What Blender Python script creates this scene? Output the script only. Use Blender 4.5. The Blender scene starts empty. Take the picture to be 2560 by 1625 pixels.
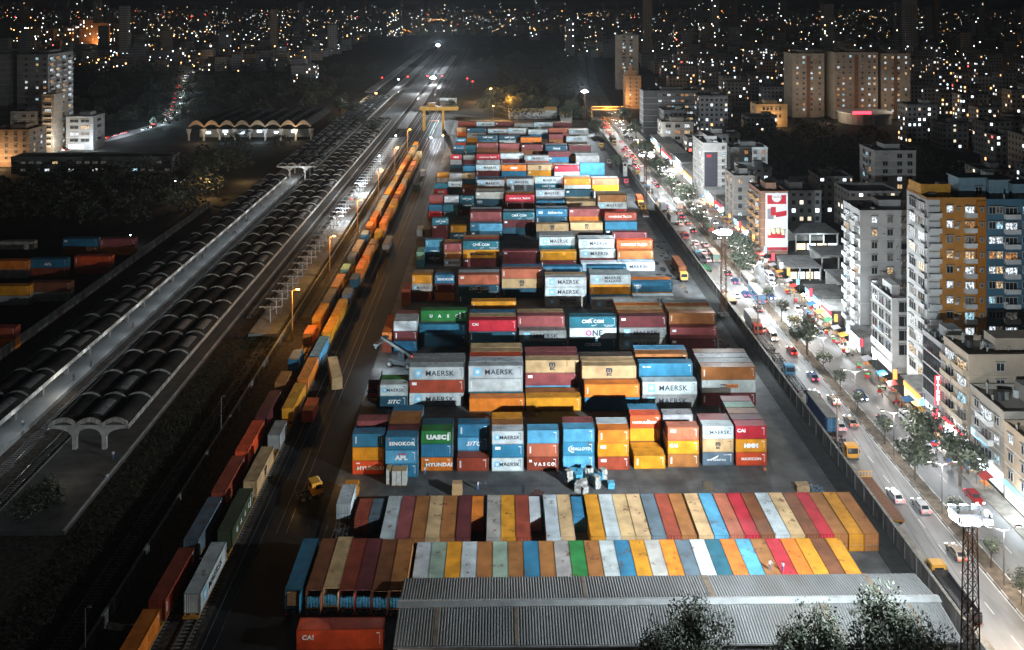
import bpy, math, random
from mathutils import Vector, Matrix
random.seed(7)
R = math.radians
scene = bpy.context.scene
col = scene.collection
# ------------------------------------------------------------------ camera, world, exposure
F, H, YH, CX = 2180.0, 92.5, -15.0, 1280.0
YAW = math.atan(30 / 2180.0)
cd = bpy.data.cameras.new('camera'); cam = bpy.data.objects.new('camera', cd); col.objects.link(cam)
cam.location = (0, 0, H); cam.rotation_euler = (R(90), 0, -YAW)
cd.sensor_width = 36; cd.lens = 36 * F / 2560; cd.shift_y = -(812.5 - YH) / 2560; cd.clip_start = 1; cd.clip_end = 20000
scene.camera = cam
scene.view_settings.view_transform = 'Standard'; scene.view_settings.look = 'None'
scene.view_settings.gamma = 1; scene.view_settings.exposure = 0.0
w = bpy.data.worlds.new("World"); scene.world = w; w.use_nodes = True
nt = w.node_tree
sky = nt.nodes.new('ShaderNodeTexSky'); sky.sky_type = 'NISHITA'; sky.sun_disc = False
sky.sun_elevation = R(14); sky.sun_rotation = R(150)
nt.links.new(sky.outputs[0], nt.nodes['Background'].inputs[0]); nt.nodes['Background'].inputs[1].default_value = 0.0022
sd = bpy.data.lights.new('fill_sun', 'SUN'); sd.energy = 0.03; sd.angle = R(3); sd.color = (.8, .92, 1)  # dim fill sun added to even out the floodlights and lift building fronts
so = bpy.data.objects.new('fill_sun', sd); col.objects.link(so)
so.rotation_euler = Vector((-.42, .75, -.42)).to_track_quat('-Z', 'Y').to_euler()
scene.cycles.use_denoising = True
scene.cycles.sample_clamp_indirect = 3
scene.cycles.sample_clamp_direct = 0
scene.cycles.max_bounces = 4; scene.cycles.diffuse_bounces = 2; scene.cycles.glossy_bounces = 2
scene.cycles.transparent_max_bounces = 4
scene.cycles.caustics_reflective = False; scene.cycles.caustics_refractive = False

def spot(name, loc, aim, energy, cone, color=(.86, .95, 1), blend=.5, rad=.35):
    d = bpy.data.lights.new(name, 'SPOT'); d.energy = energy; d.spot_size = R(cone); d.spot_blend = blend
    d.color = color; d.shadow_soft_size = rad
    o = bpy.data.objects.new(name, d); col.objects.link(o); o.location = loc
    o.rotation_euler = (Vector(aim) - Vector(loc)).to_track_quat('-Z', 'Y').to_euler(); return o
def point(name, loc, energy, color=(1, .95, .88), rad=.25):
    d = bpy.data.lights.new(name, 'POINT'); d.energy = energy; d.color = color; d.shadow_soft_size = rad
    o = bpy.data.objects.new(name, d); col.objects.link(o); o.location = loc; return o
# floodlights on the lattice masts
M1 = (56.3, 106.2, 31.8); M2 = (64.1, 252.2, 25.8); M3 = (60.3, 364.2, 27.3)
spot('floodlight', M1, (14, 146, 0), 2.1e5, 110, blend=1)
spot('floodlight', M1, (-2, 176, 3), 2.6e5, 66, blend=1)
spot('floodlight', M1, (6, 212, 4), 3.4e5, 46, blend=1)
spot('floodlight', M1, (10, 262, 4), 5.0e5, 31, blend=1)
spot('floodlight', M1, (8, 330, 4), 8.5e5, 22, blend=1)
spot('floodlight', M1, (110, 215, 20), 0.85e5, 62)
spot('floodlight', M1, (84, 150, 0), 0.9e5, 90)
spot('floodlight', M2, (5, 345, 3), 2.4e5, 70, blend=1)
spot('floodlight', M2, (10, 410, 3), 3.6e5, 40, blend=1)
spot('floodlight', M2, (80, 300, 0), 1.9e5, 100)
spot('floodlight', M2, (84, 215, 0), 1.6e5, 100)
spot('floodlight', M3, (5, 460, 3), 3.6e5, 62, blend=1)
spot('floodlight', M3, (5, 560, 3), 6.0e5, 42, blend=1)
spot('floodlight', M3, (82, 420, 0), 3.0e5, 100)
point('mast_glow', (56.5, 105.5, 32.2), 9000, (.86,.95,1), .4)
point('mast_glow', (66.5, 251.5, 25.6), 48000, (.86,.95,1), .4)

# ------------------------------------------------------------------ helpers
def W(px, py, z=0.0):
    """world point at height z seen at a pixel of the survey picture"""
    d = F * (H - z) / (py - YH); xc = (px - CX) / F * d
    return (xc * math.cos(YAW) + d * math.sin(YAW), d * math.cos(YAW) - xc * math.sin(YAW))
class MB:
    def __init__(s): s.v = []; s.f = []; s.m = []
    def quad(s, a, b, c, d, mi=0):
        n = len(s.v); s.v += [tuple(a), tuple(b), tuple(c), tuple(d)]; s.f.append((n, n+1, n+2, n+3)); s.m.append(mi)
    def box(s, x0, y0, z0, x1, y1, z1, mi=0):
        n = len(s.v)
        s.v += [(x0,y0,z0),(x1,y0,z0),(x1,y1,z0),(x0,y1,z0),(x0,y0,z1),(x1,y0,z1),(x1,y1,z1),(x0,y1,z1)]
        for q in ((0,3,2,1),(4,5,6,7),(0,1,5,4),(1,2,6,5),(2,3,7,6),(3,0,4,7)):
            s.f.append(tuple(n+i for i in q)); s.m.append(mi)
    def poly(s, pts, a, b, axis='y', mi=0):
        """extrude a 2-D outline; axis y: pts are (x,z)"""
        n = len(s.v); k = len(pts)
        P = (lambda p, t: (p[0], t, p[1])) if axis == 'y' else ((lambda p, t: (t, p[0], p[1])) if axis == 'x' else (lambda p, t: (p[0], p[1], t)))
        s.v += [P(p, a) for p in pts] + [P(p, b) for p in pts]
        s.f.append(tuple(range(n, n+k))[::-1]); s.m.append(mi)
        s.f.append(tuple(range(n+k, n+2*k))); s.m.append(mi)
        for i in range(k):
            j = (i+1) % k; s.f.append((n+i, n+j, n+k+j, n+k+i)); s.m.append(mi)
    def cyl(s, c, r, l, axis='z', n=10, mi=0, r2=None):
        r2 = r if r2 is None else r2; b = len(s.v)
        for t, rr in ((0, r), (l, r2)):
            for i in range(n):
                a = 2*math.pi*i/n; u, v = rr*math.cos(a), rr*math.sin(a)
                s.v.append((c[0]+u, c[1]+v, c[2]+t) if axis == 'z' else ((c[0]+u, c[1]+t, c[2]+v) if axis == 'y' else (c[0]+t, c[1]+u, c[2]+v)))
        for i in range(n):
            j = (i+1) % n; s.f.append((b+i, b+j, b+n+j, b+n+i)); s.m.append(mi)
        s.f.append(tuple(range(b, b+n))[::-1]); s.m.append(mi); s.f.append(tuple(range(b+n, b+2*n))); s.m.append(mi)
    def bar(s, p, q, w=.1, mi=0, w2=None):
        p, q = Vector(p), Vector(q); d = (q-p)
        if d.length < 1e-6: return
        d.normalize(); u = d.cross(Vector((0,0,1)))
        if u.length < .05: u = Vector((1,0,0))
        u.normalize(); v = d.cross(u); n = len(s.v); w2 = w if w2 is None else w2
        for c, h in ((p, w/2), (q, w2/2)):
            for a, b in ((-1,-1),(1,-1),(1,1),(-1,1)): s.v.append(tuple(c + u*a*h + v*b*h))
        for q_ in ((0,1,2,3),(7,6,5,4),(0,4,5,1),(1,5,6,2),(2,6,7,3),(3,7,4,0)):
            s.f.append(tuple(n+i for i in q_)); s.m.append(mi)
    def add(s, o, loc=(0,0,0), rz=0, sc=1, mo=0):
        n = len(s.v); c, k = math.cos(rz)*sc, math.sin(rz)*sc
        s.v += [(x*c-y*k+loc[0], x*k+y*c+loc[1], z*sc+loc[2]) for x, y, z in o.v]
        s.f += [tuple(n+i for i in q) for q in o.f]; s.m += [i+mo for i in o.m]
    def mesh(s, name, mats, smooth=False):
        me = bpy.data.meshes.new(name); me.from_pydata(s.v, [], s.f)
        for m in mats: me.materials.append(m)
        if len(mats) > 1: me.polygons.foreach_set('material_index', s.m)
        if smooth: me.polygons.foreach_set('use_smooth', [True]*len(me.polygons))
        me.update(); return me
def put(name, me, parent=None, loc=(0,0,0), rz=0.0, color=None, label=None):
    o = bpy.data.objects.new(name, me); col.objects.link(o); o.location = loc; o.rotation_euler = (0,0,rz)
    if parent: o.parent = parent
    if color: o.color = (*color, 1)
    if label: o['label'] = label
    return o
def tag(o, label=None, cat=None, group=None, kind=None):
    if label: o['label'] = label
    if cat: o['category'] = cat
    if group: o['group'] = group
    if kind: o['kind'] = kind
    return o
def thing(name, label, cat, loc=(0,0,0), rz=0.0, group=None):
    o = bpy.data.objects.new(name, None); col.objects.link(o); o.location = loc; o.rotation_euler = (0,0,rz)
    o.empty_display_size = .5
    return tag(o, label, cat, group)
ORD = ['zeroth','first','second','third','fourth','fifth','sixth','seventh','eighth','ninth','tenth','eleventh','twelfth','thirteenth','fourteenth','fifteenth','sixteenth','seventeenth','eighteenth','nineteenth','twentieth']
def ordn(i):
    if i <= 20: return ORD[i]
    if i == 100: return 'hundredth'
    if i > 100: return 'hundred-and-'+ordn(i-100)
    t = {2:'twenty',3:'thirty',4:'forty',5:'fifty',6:'sixty',7:'seventy',8:'eighty',9:'ninety'}[i//10]
    return (t[:-1]+'ieth') if i % 10 == 0 else t+'-'+ORD[i % 10]
# ------------------------------------------------------------------ materials
def newmat(name):
    m = bpy.data.materials.new(name); m.use_nodes = True
    return m, m.node_tree, m.node_tree.nodes['Principled BSDF']
def mat(name, c, rough=.7, metal=0, var=.25, scale=1.5, bump=0.0, dirt=0.0, dirtc=(.03,.028,.025), spec=.5, stretch=None):
    m, t, b = newmat(name); N, L = t.nodes, t.links
    g = N.new('ShaderNodeNewGeometry')
    vec = g.outputs['Position']
    if stretch:
        mp = N.new('ShaderNodeMapping'); mp.inputs['Scale'].default_value = stretch; L.new(vec, mp.inputs[0]); vec = mp.outputs[0]
    n1 = N.new('ShaderNodeTexNoise'); n1.inputs['Scale'].default_value = scale; n1.inputs['Detail'].default_value = 5; L.new(vec, n1.inputs[0])
    r = N.new('ShaderNodeMapRange'); L.new(n1.outputs[0], r.inputs[0]); r.inputs[1].default_value = .3; r.inputs[2].default_value = .7
    r.inputs[3].default_value = 1-var; r.inputs[4].default_value = 1+var
    mx = N.new('ShaderNodeMix'); mx.data_type = 'RGBA'; mx.blend_type = 'MULTIPLY'; mx.inputs[0].default_value = 1
    mx.inputs[6].default_value = (*c, 1); L.new(r.outputs[0], mx.inputs[7]); out = mx.outputs[2]
    if dirt:
        n2 = N.new('ShaderNodeTexNoise'); n2.inputs['Scale'].default_value = scale*.35; n2.inputs['Detail'].default_value = 7; L.new(vec, n2.inputs[0])
        r2 = N.new('ShaderNodeMapRange'); L.new(n2.outputs[0], r2.inputs[0]); r2.inputs[1].default_value = .52; r2.inputs[2].default_value = .68; r2.inputs[4].default_value = dirt
        m2 = N.new('ShaderNodeMix'); m2.data_type = 'RGBA'; L.new(r2.outputs[0], m2.inputs[0]); L.new(out, m2.inputs[6]); m2.inputs[7].default_value = (*dirtc, 1); out = m2.outputs[2]
    L.new(out, b.inputs['Base Color']); b.inputs['Roughness'].default_value = rough; b.inputs['Metallic'].default_value = metal; b.inputs['Specular IOR Level'].default_value = spec
    if bump:
        bp = N.new('ShaderNodeBump'); bp.inputs['Strength'].default_value = bump; bp.inputs['Distance'].default_value = .1; L.new(n1.outputs[0], bp.inputs['Height']); L.new(bp.outputs[0], b.inputs['Normal'])
    return m
def emit(name, c, s):
    m, t, b = newmat(name); b.inputs['Base Color'].default_value = (*[x*.5 for x in c], 1)
    b.inputs['Emission Color'].default_value = (*c, 1); b.inputs['Emission Strength'].default_value = s
    m.cycles.emission_sampling = 'NONE'; return m
def paint(name, src):
    """weathered container paint; colour from the object or from a colour attribute"""
    m, t, b = newmat(name); N, L = t.nodes, t.links
    if src == 'object': c = N.new('ShaderNodeObjectInfo').outputs['Color']
    else:
        a = N.new('ShaderNodeAttribute'); a.attribute_name = 'paint'; c = a.outputs['Color']
    g = N.new('ShaderNodeNewGeometry')
    n = N.new('ShaderNodeTexNoise'); n.inputs['Scale'].default_value = .45; n.inputs['Detail'].default_value = 4; L.new(g.outputs['Position'], n.inputs[0])
    r = N.new('ShaderNodeMapRange'); L.new(n.outputs[0], r.inputs[0]); r.inputs[1].default_value = .3; r.inputs[2].default_value = .7; r.inputs[3].default_value = .66; r.inputs[4].default_value = 1.12
    mx = N.new('ShaderNodeMix'); mx.data_type = 'RGBA'; mx.blend_type = 'MULTIPLY'; mx.inputs[0].default_value = 1; L.new(c, mx.inputs[6]); L.new(r.outputs[0], mx.inputs[7])
    # streaky stains, stronger on faces that look up
    mp = N.new('ShaderNodeMapping'); mp.inputs['Scale'].default_value = (1.3, 1.3, .35); L.new(g.outputs['Position'], mp.inputs[0])
    n2 = N.new('ShaderNodeTexNoise'); n2.inputs['Scale'].default_value = .55; n2.inputs['Detail'].default_value = 8; n2.inputs['Roughness'].default_value = .65; L.new(mp.outputs[0], n2.inputs[0])
    sx = N.new('ShaderNodeSeparateXYZ'); L.new(g.outputs['Normal'], sx.inputs[0])
    up = N.new('ShaderNodeMath'); up.operation = 'MULTIPLY_ADD'; L.new(sx.outputs[2], up.inputs[0]); up.inputs[1].default_value = -.045; up.inputs[2].default_value = .63
    sub = N.new('ShaderNodeMath'); sub.operation = 'SUBTRACT'; L.new(n2.outputs[0], sub.inputs[0]); L.new(up.outputs[0], sub.inputs[1])
    rr = N.new('ShaderNodeMapRange'); L.new(sub.outputs[0], rr.inputs[0]); rr.inputs[1].default_value = 0; rr.inputs[2].default_value = .07; rr.inputs[4].default_value = .8
    m2 = N.new('ShaderNodeMix'); m2.data_type = 'RGBA'; L.new(rr.outputs[0], m2.inputs[0]); L.new(mx.outputs[2], m2.inputs[6]); m2.inputs[7].default_value = (.13, .05, .025, 1)
    L.new(m2.outputs[2], b.inputs['Base Color']); b.inputs['Roughness'].default_value = .55
    b.inputs['Specular IOR Level'].default_value = .3
    return m
PAINT = paint('container_paint', 'object'); PAINTA = paint('container_paint_mass', 'attr')
def oc(name, rough=.5, metal=0.0):
    m, t, b = newmat(name); L = t.links; o = t.nodes.new('ShaderNodeObjectInfo'); L.new(o.outputs['Color'], b.inputs['Base Color'])
    b.inputs['Roughness'].default_value = rough; b.inputs['Metallic'].default_value = metal; return m
OBJC = oc('object_paint'); CARP = oc('car_paint', .25)
m_white = mat('lettering_white', (.8,.82,.82), .6, var=.1); m_navy = mat('lettering_navy', (.02,.03,.05), .6, var=.1)
m_sky = mat('emblem_blue', (.2,.5,.7), .6, var=.05); m_red = mat('lettering_red', (.5,.02,.03), .6, var=.1); m_mag = mat('lettering_magenta', (.5,.02,.22), .6, var=.1)
m_orange = mat('lettering_orange', (.8,.25,.05), .6, var=.1); m_green = mat('lettering_green', (.02,.25,.1), .6, var=.1)
m_steel = mat('steel', (.3,.31,.32), .45, .6, .2, 3); m_darksteel = mat('dark_steel', (.06,.06,.065), .5, .4, .3, 3)
m_rust = mat('rusty_steel', (.16,.07,.035), .8, .1, .4, 3); m_yellow = mat('yellow_paint', (.7,.34,.03), .5, 0, .25, 2)
m_tyre = mat('rubber', (.02,.02,.02), .85, var=.2); m_glass = mat('dark_glass', (.02,.025,.03), .08, var=.1)
m_conc = mat('concrete', (.36,.36,.35), .85, 0, .25, .8, .3, .5, (.12,.115,.1)); m_concd = mat('dark_concrete', (.16,.16,.16), .9, 0, .3, .8, .3, .6, (.05,.05,.045))
m_wood = mat('plywood', (.35,.24,.13), .8, 0, .3, 2)
e_white = emit('lamp_white', (.85,.95,1), 30); e_warm = emit('lamp_warm', (1,.45,.1), 25); e_red = emit('lamp_red', (1,.03,.03), 14)
e_head = emit('headlight_glow', (1,.97,.9), 16); e_tail = emit('taillight_glow', (1,.04,.03), 9)
# ------------------------------------------------------------------ shipping containers
PAL = dict(W=(.58,.64,.66), w=(.46,.44,.40), B=(.035,.21,.36), N=(.018,.085,.13), S=(.10,.36,.56), t=(.022,.16,.22), O=(.8,.22,.025), Y=(.78,.33,.02),
           H=(.72,.09,.025), R=(.33,.06,.03), b=(.4,.16,.045), M=(.15,.03,.035), D=(.56,.025,.045), P=(.33,.085,.085), G=(.03,.24,.06), T=(.62,.42,.22),
           g=(.3,.31,.31), s=(.52,.15,.08), m=(.2,.4,.3), K=(.09,.07,.055), k=(.12,.17,.21), a=(.85,.24,.02), q=(.33,.42,.34), d=(.22,.075,.03))
CNAME = dict(W='white', w='dirty white', B='blue', N='dark teal', S='light blue', t='teal', O='orange', Y='yellow-orange', H='red-orange', R='rust red', b='brown',
             M='maroon', D='bright red', P='dusty pink', G='green', T='tan', g='grey', s='salmon', m='mint green', K='blackish', k='slate blue', a='vivid orange', q='grey-green', d='dark brown')
def corr(mb, p0, ux, L, z0, z1, nrm, period=.28, dep=.036, vert=True):
    """corrugated sheet from p0 along ux for L; nrm points outward"""
    n = max(2, round(L/period)); st = L/n; prof = []
    for i in range(n):
        a = i*st; prof += [(a, 0), (a+st*.26, 0), (a+st*.5, -dep), (a+st*.76, -dep)]
    prof.append((L, 0)); b = len(mb.v)
    for a, d in prof:
        x = p0[0]+ux[0]*a+nrm[0]*d; y = p0[1]+ux[1]*a+nrm[1]*d
        mb.v += [(x, y, z0), (x, y, z1)]
    for i in range(len(prof)-1):
        mb.f.append((b+2*i, b+2*i+2, b+2*i+3, b+2*i+1)); mb.m.append(0)
_cm = {}
def cparts(size, h, doors, lite=False):
    key = (size, h, doors, lite)
    if key in _cm: return _cm[key]
    L = 12.19 if size == 40 else 6.06; l = L/2; wd = 1.219; per = .28 if not lite else .56
    wl = MB(); i = .045
    corr(wl, (-l+.1, -wd+i), (1,0), L-.2, .14, h-.1, (0,-1), per); corr(wl, (l-.1, wd-i), (-1,0), L-.2, .14, h-.1, (0,1), per)
    corr(wl, (-l+i, wd-.1), (0,-1), 2*wd-.2, .14, h-.1, (-1,0), per)
    if not doors: corr(wl, (l-i, -wd+.1), (0,1), 2*wd-.2, .14, h-.1, (1,0), per)
    rf = MB(); n = round((L-.2)/per); st = (L-.2)/n; zz = h-.035; b = 0; pr = []
    for k in range(n): a = -l+.1+k*st; pr += [(a, 0), (a+st*.3, 0), (a+st*.5, -.022), (a+st*.8, -.022)]
    pr.append((l-.1, 0))
    for a, d in pr: rf.v += [(a, -wd+.07, zz+d), (a, wd-.07, zz+d)]
    for k in range(len(pr)-1): rf.f.append((2*k, 2*k+2, 2*k+3, 2*k+1)); rf.m.append(0)
    fr = MB()
    for sx in (-1, 1):
        for sy in (-1, 1):
            x0, x1 = sorted((sx*l, sx*(l-.16))); y0, y1 = sorted((sy*wd, sy*(wd-.14)))
            fr.box(x0, y0, 0, x1, y1, h)
    for sy in (-1, 1):
        y0, y1 = sorted((sy*(wd-.004), sy*(wd-.075)))
        fr.box(-l+.16, y0, .0+.004, l-.16, y1, .15); fr.box(-l+.16, y0, h-.12, l-.16, y1, h-.012)
    for sx in (-1, 1):
        x0, x1 = sorted((sx*(l-.004), sx*(l-.09)))
        fr.box(x0, -wd+.14, .004, x1, wd-.14, .15); fr.box(x0, -wd+.14, h-.13, x1, wd-.14, h-.012)
    fr.box(-l+.1, -wd+.08, .05, l-.1, wd-.08, .13)
    dr = MB(); dr.box(-.05, 0, .15, 0, 1.07, h-.13)
    for z in (.45, 1.0, 1.6, 2.15): dr.box(0, .05, z, .02, 1.02, z+.1)
    rd = MB()
    for y in (.3, .75):
        rd.cyl((.05, y, .12), .025, h-.2, n=6); rd.box(.03, y-.03, 1.0, .08, y+.3, 1.06)
    r = dict(wall=wl, roof=rf, frame=fr)
    if doors: r['door'] = dr; r['rod'] = rd
    out = {k: (v, v.mesh('container_'+k, [m_steel if k == 'rod' else PAINT])) for k, v in r.items()}
    _cm[key] = out; return out
# lettering
_tx = {}
def text_mb(s, size, mi=0, bold=.02, shear=0.0, sx=1.0, center=True):
    key = (s, size, mi, bold, shear, sx, center)
    if key in _tx: return _tx[key]
    c = bpy.data.curves.new('t', 'FONT'); c.body = s; c.size = size; c.offset = bold*size; c.shear = shear; c.space_character = 1.08
    c.align_x = 'CENTER' if center else 'LEFT'; c.resolution_u = 2; c.extrude = .008
    o = bpy.data.objects.new('t', c); me = bpy.data.meshes.new_from_object(o)
    mb = MB(); mb.v = [(v.co.x*sx, -v.co.z, v.co.y) for v in me.vertices]; mb.f = [tuple(p.vertices) for p in me.polygons]; mb.m = [mi]*len(mb.f)
    bpy.data.objects.remove(o); bpy.data.curves.remove(c); bpy.data.meshes.remove(me)
    _tx[key] = mb; return mb
def arc(mb, cx, cz, r, a0, a1, w0, w1, mi, n=8, y=0.0):
    for i in range(n):
        A = R(a0+(a1-a0)*i/n); B = R(a0+(a1-a0)*(i+1)/n); u = w0+(w1-w0)*i/n; v = w0+(w1-w0)*(i+1)/n
        mb.quad((cx+r*math.cos(A), y, cz+r*.6*math.sin(A)), (cx+(r+u)*math.cos(A), y, cz+(r+u)*.6*math.sin(A)), (cx+(r+v)*math.cos(B), y, cz+(r+v)*.6*math.sin(B)), (cx+r*math.cos(B), y, cz+r*.6*math.sin(B)), mi)
LM = [m_white, m_navy, m_sky, m_red, m_orange, m_mag, m_green]
_lg = {}
def lettering(kind, size, h):
    key = (kind, size, h)
    if key in _lg: return _lg[key]
    L = 12.19 if size == 40 else 6.06; mb = MB(); big = size == 40; k = 1 if big else .62
    def t(s, x, z, sz, mi=0, **kw): mb.add(text_mb(s, sz, 0, **kw), (x, 0, z), mo=mi)
    def star(x, z, r):
        mb.box(x-r*1.15, -.006, z-r*1.25, x+r*1.15, 0, z+r*1.25, 2)
        for i in range(7):
            a = R(90+i*360/7); b1, b2 = a+.45, a-.45
            mb.quad((x, -.012, z), (x+.3*r*math.cos(b2), -.012, z+.3*r*math.sin(b2)), (x+r*math.cos(a), -.012, z+r*math.sin(a)), (x+.3*r*math.cos(b1), -.012, z+.3*r*math.sin(b1)), 0)
    mk = 1 if kind in ('MAERSK','SEALAND','MSC','ONE','HAPAG') else 0
    if kind == 'MAERSK':
        star(-L*.335, h*.52, .72*k); t('MAERSK', L*.06, h*.5-.52*k, 1.62*k, 1, sx=1.02, bold=.012)
    elif kind == 'SEALAND':
        star(-L*.33, h*.55, .62*k); t('MAERSK', L*.06, h*.55, 1.15*k, 1, sx=1.15); t('SEALAND', L*.06, h*.5-.75, 1.0*k, 1, sx=1.15)
    elif kind == 'MSC': t('m', 0, h*.52, 1.5*k+.25, 1, bold=.05, sx=1.1); t('sc', 0, h*.52-.85*(k*.5+.5), 1.15*k+.2, 1, bold=.04); mb.box(-.75*k-.1, -.006, h*.5-.02, .75*k+.1, 0, h*.5+.03, 1)
    elif kind == 'CMA':
        t('CMA CGM', 0, h*.44, 1.05*k+.12, 0, bold=.03); arc(mb, .25*k, h*.5+.1, 1.35*k, 80, 150, .05, .26, 0); arc(mb, -.1*k, h*.5-.05, 1.35*k, 260, 330, .26, .05, 0)
        if big: t('ECO CONTAINER', 4.2, .55, .32, 0); t('bamboo flooring', 4.2, .22, .26, 0)
    elif kind == 'HAPAG':
        mb.poly([(-3.7,h*.35),(-3.1,h*.35),(-2.6,h*.5),(-2.6,h*.68),(-3.4,h*.68),(-3.9,h*.5)], -.006, 0, mi=1); t('Hapag-Lloyd', .9, h*.38, 1.2, 1, bold=.02)
    elif kind == 'HAMSUD':
        t('HAMBURG', -L*.17, h*.36, .95*k+.05, 0); t('S\u00dcD', L*.27, h*.36, .95*k+.05, 0)
        mb.quad((L*.05, -.01, h*.66), (L*.12, -.01, h*.62), (L*.2, -.01, h*.34), (L*.16, -.01, h*.34), 0); mb.quad((L*.2, -.012, h*.64), (L*.16, -.012, h*.5), (L*.06, -.012, h*.34), (L*.09, -.012, h*.34), 0)
    elif kind == 'UASC':
        if big:
            for i, ch in enumerate('UASC'): t(ch, -3.4+i*2.25, h*.36, 1.1, 0, bold=.05)
            mb.box(4.1, -.006, h*.22, 4.45, 0, h*.78, 0)
        else: t('UASC', -.1, h*.36, 1.15, 0, bold=.07, sx=1.25); mb.box(2.0, -.006, h*.25, 2.35, 0, h*.75, 0)
    elif kind == 'SITC': t('SITC', 0, h*.37, 1.15, 0, bold=.03, shear=.4, sx=1.1)
    elif kind == 'HYUNDAI':
        t('HYUNDAI', .45, h*.34, .95, 0, bold=.05, sx=1.15); mb.poly([(-2.5,.9),(-1.9,.9),(-2.2,1.45)], -.006, 0, mi=6); mb.box(-2.3, -.006, 2.0, -1.6, 0, 2.25, 0)
    elif kind == 'SINOKOR': t('SINOKOR', .1, h*.36, .95, 0, bold=.05, sx=1.1); t('*', -2.4, h*.6, .9, 4, bold=.1)
    elif kind == 'APL': t('APL', 0, h*.3, 1.1, 0, bold=.06, sx=1.2); mb.box(-.8, -.006, h*.68, .95, 0, h*.75, 3)
    elif kind == 'HMM': t('HMM', 0, h*.36, 1.1*(k*.4+.7), 0, bold=.09, sx=1.1)
    elif kind == 'ONE': t('O', -1.15, h*.3, 2.0, 5, bold=.03); t('NE', 1.1, h*.3, 2.0, 1, bold=.03)
    elif kind == 'CAI': t('CAI', -L*.5+(1.6 if big else 1.1), h*.52, .9, 0, bold=.04, sx=1.1)
    elif kind == 'VASCO':
        for i, ch in enumerate('VASCO'): t(ch, -1.4+i*.85, h*.36, .85, 0, bold=.05)
        mb.box(-2.6, -.006, h*.62, -2.1, 0, h*.8, 0)
    elif kind == 'MAXICON': t('MAXICON', 0, h*.42, .72, 0, bold=.04, sx=1.1)
    elif kind == 'LLOYD': t('SEALLOYD', .35, h*.4, .78, 0, bold=.02, shear=.1); arc(mb, -.9, h*.5, .95, 100, 270, .12, .3, 0)
    elif kind == 'NYK': t('NYK LOGISTICA', -.3, h*.36, .48, 0, bold=.02); mb.quad((-1.6,-.01,h*.45), (.2,-.01,h*.8), (-.1,-.01,h*.62), (-.9,-.01,h*.47), 0); t('NAIKAMACHI', 1.9, h*.78, .24, 0)
    elif kind == 'KMTC': t('KMTC', -L*.5+1.7, h*.56, .75, 0, bold=.06); mb.box(-L*.5+.7, -.006, h*.4, -L*.5+2.7, 0, h*.45, 0)
    elif kind == 'COSCO': t('COSCO', 0, h*.4, .85*k+.2, 0, bold=.04, sx=1.1)
    elif kind == 'ITALIA': t('ITALIA', 0, h*.36, 1.25, 0, bold=.03)
    elif kind == 'SAF':
        t('Safmarine', 1.2*k, h*.36, 1.35*k, 0, shear=.25, bold=.02); mb.box(-L*.42, -.006, h*.38, -L*.42+1.5*k, 0, h*.66, 0); t('+', -L*.42+.75*k, h*.4, 1.1*k, 3, bold=.03)
    elif kind == 'PO': mb.box(-1.9, -.006, h*.38, -.6, 0, h*.66, 1); mb.box(-.6, -.006, h*.38, 2.1, 0, h*.66, 4); t('P&O', -1.25, h*.43, .6, 0, bold=.03); t('Nedlloyd', .75, h*.43, .68, 1, bold=.02)
    elif kind == 'ITS': t('TS', -5.0, h*.66, .5, 0, bold=.04); t('LINES', -4.0, h*.68, .38, 0, bold=.03)
    elif kind == 'V':
        for i in range(7): mb.box(-L*.5+.5, -.006, h*.28+i*.19*h/2.6, -L*.5+.8, 0, h*.28+(i*.19+.13)*h/2.6, 0)
    elif kind == 'SQ': mb.box(-L*.5+.55, -.006, h*.6, -L*.5+1.6, 0, h*.82, 0)
    # identification marks near the right edge
    for i in range(5): mb.box(L*.5-.55, -.006, h*.3+i*.27, L*.5-.45, 0, h*.3+i*.27+.17, mk)
    mb.box(L*.5-.95, -.006, h*.8, L*.5-.45, 0, h*.85, mk)
    _lg[key] = (mb, mb.mesh('lettering', LM)); return _lg[key]
SPECS = []
def spec(x, y, z, size, h, c, logo, rz=0.0, doors=False, label='', vis=True, side=-1, grp='stacked shipping containers in the yard', prio=0):
    SPECS.append(dict(x=x, y=y, z=z, size=size, h=h, c=c, logo=logo, rz=rz, doors=doors, label=label, vis=vis, side=side, grp=grp, prio=prio))
RND = 'NMbWBRTgOYPtKSd'
TIER = {1:'bottom', 2:'second', 3:'third', 4:'fourth'}
def stack(row, idx, xl, yt, size, n, tiers, behind=''):
    """front stack whose top face's upper left corner is seen at (xl, yt); tiers from the top down"""
    h = 2.9 if size == 40 else 2.59; L = 12.19 if size == 40 else 6.06
    X, Y = W(xl, yt, n*h); ts = tiers.split(); c = random.random()*.2-.1
    tw = 'from road wall'
    for k in range(n):
        lv = n-k
        if k < len(ts): tk = ts[k].split(':'); cc = tk[0]; lg = tk[1] if len(tk) > 1 else random.choice(['V','','V','SQ','']); v = True
        else: cc = random.choice(RND); lg = ''; v = False
        nm = CNAME[cc]; let = ' with lettering' if lg and lg not in ('V','SQ') else ''
        spec(X+L/2+random.uniform(-.06,.06), Y+1.22+random.uniform(-.05,.05), (lv-1)*(h+.012), size, h, cc, lg, label='%s container%s, %s tier, %s stack from wall, %s block' % (nm, let, TIER[lv], ordn(idx), ordn(row)), vis=v)
    yy = Y+1.22
    for j, b in enumerate(behind.split()):
        yy += 2.62; nn = int(b[0]); cc = b[1]
        for k in range(nn):
            top = k == nn-1; c2 = cc if top else random.choice(RND)
            spec(X+L/2+random.uniform(-.1,.1), yy, k*(h+.012), size, h, c2, '', label='%s container, %s line, %s tier, %s stack from wall, %s block' % (CNAME[c2], ordn(j+2), TIER[k+1], ordn(idx), ordn(row)), vis=top)
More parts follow.
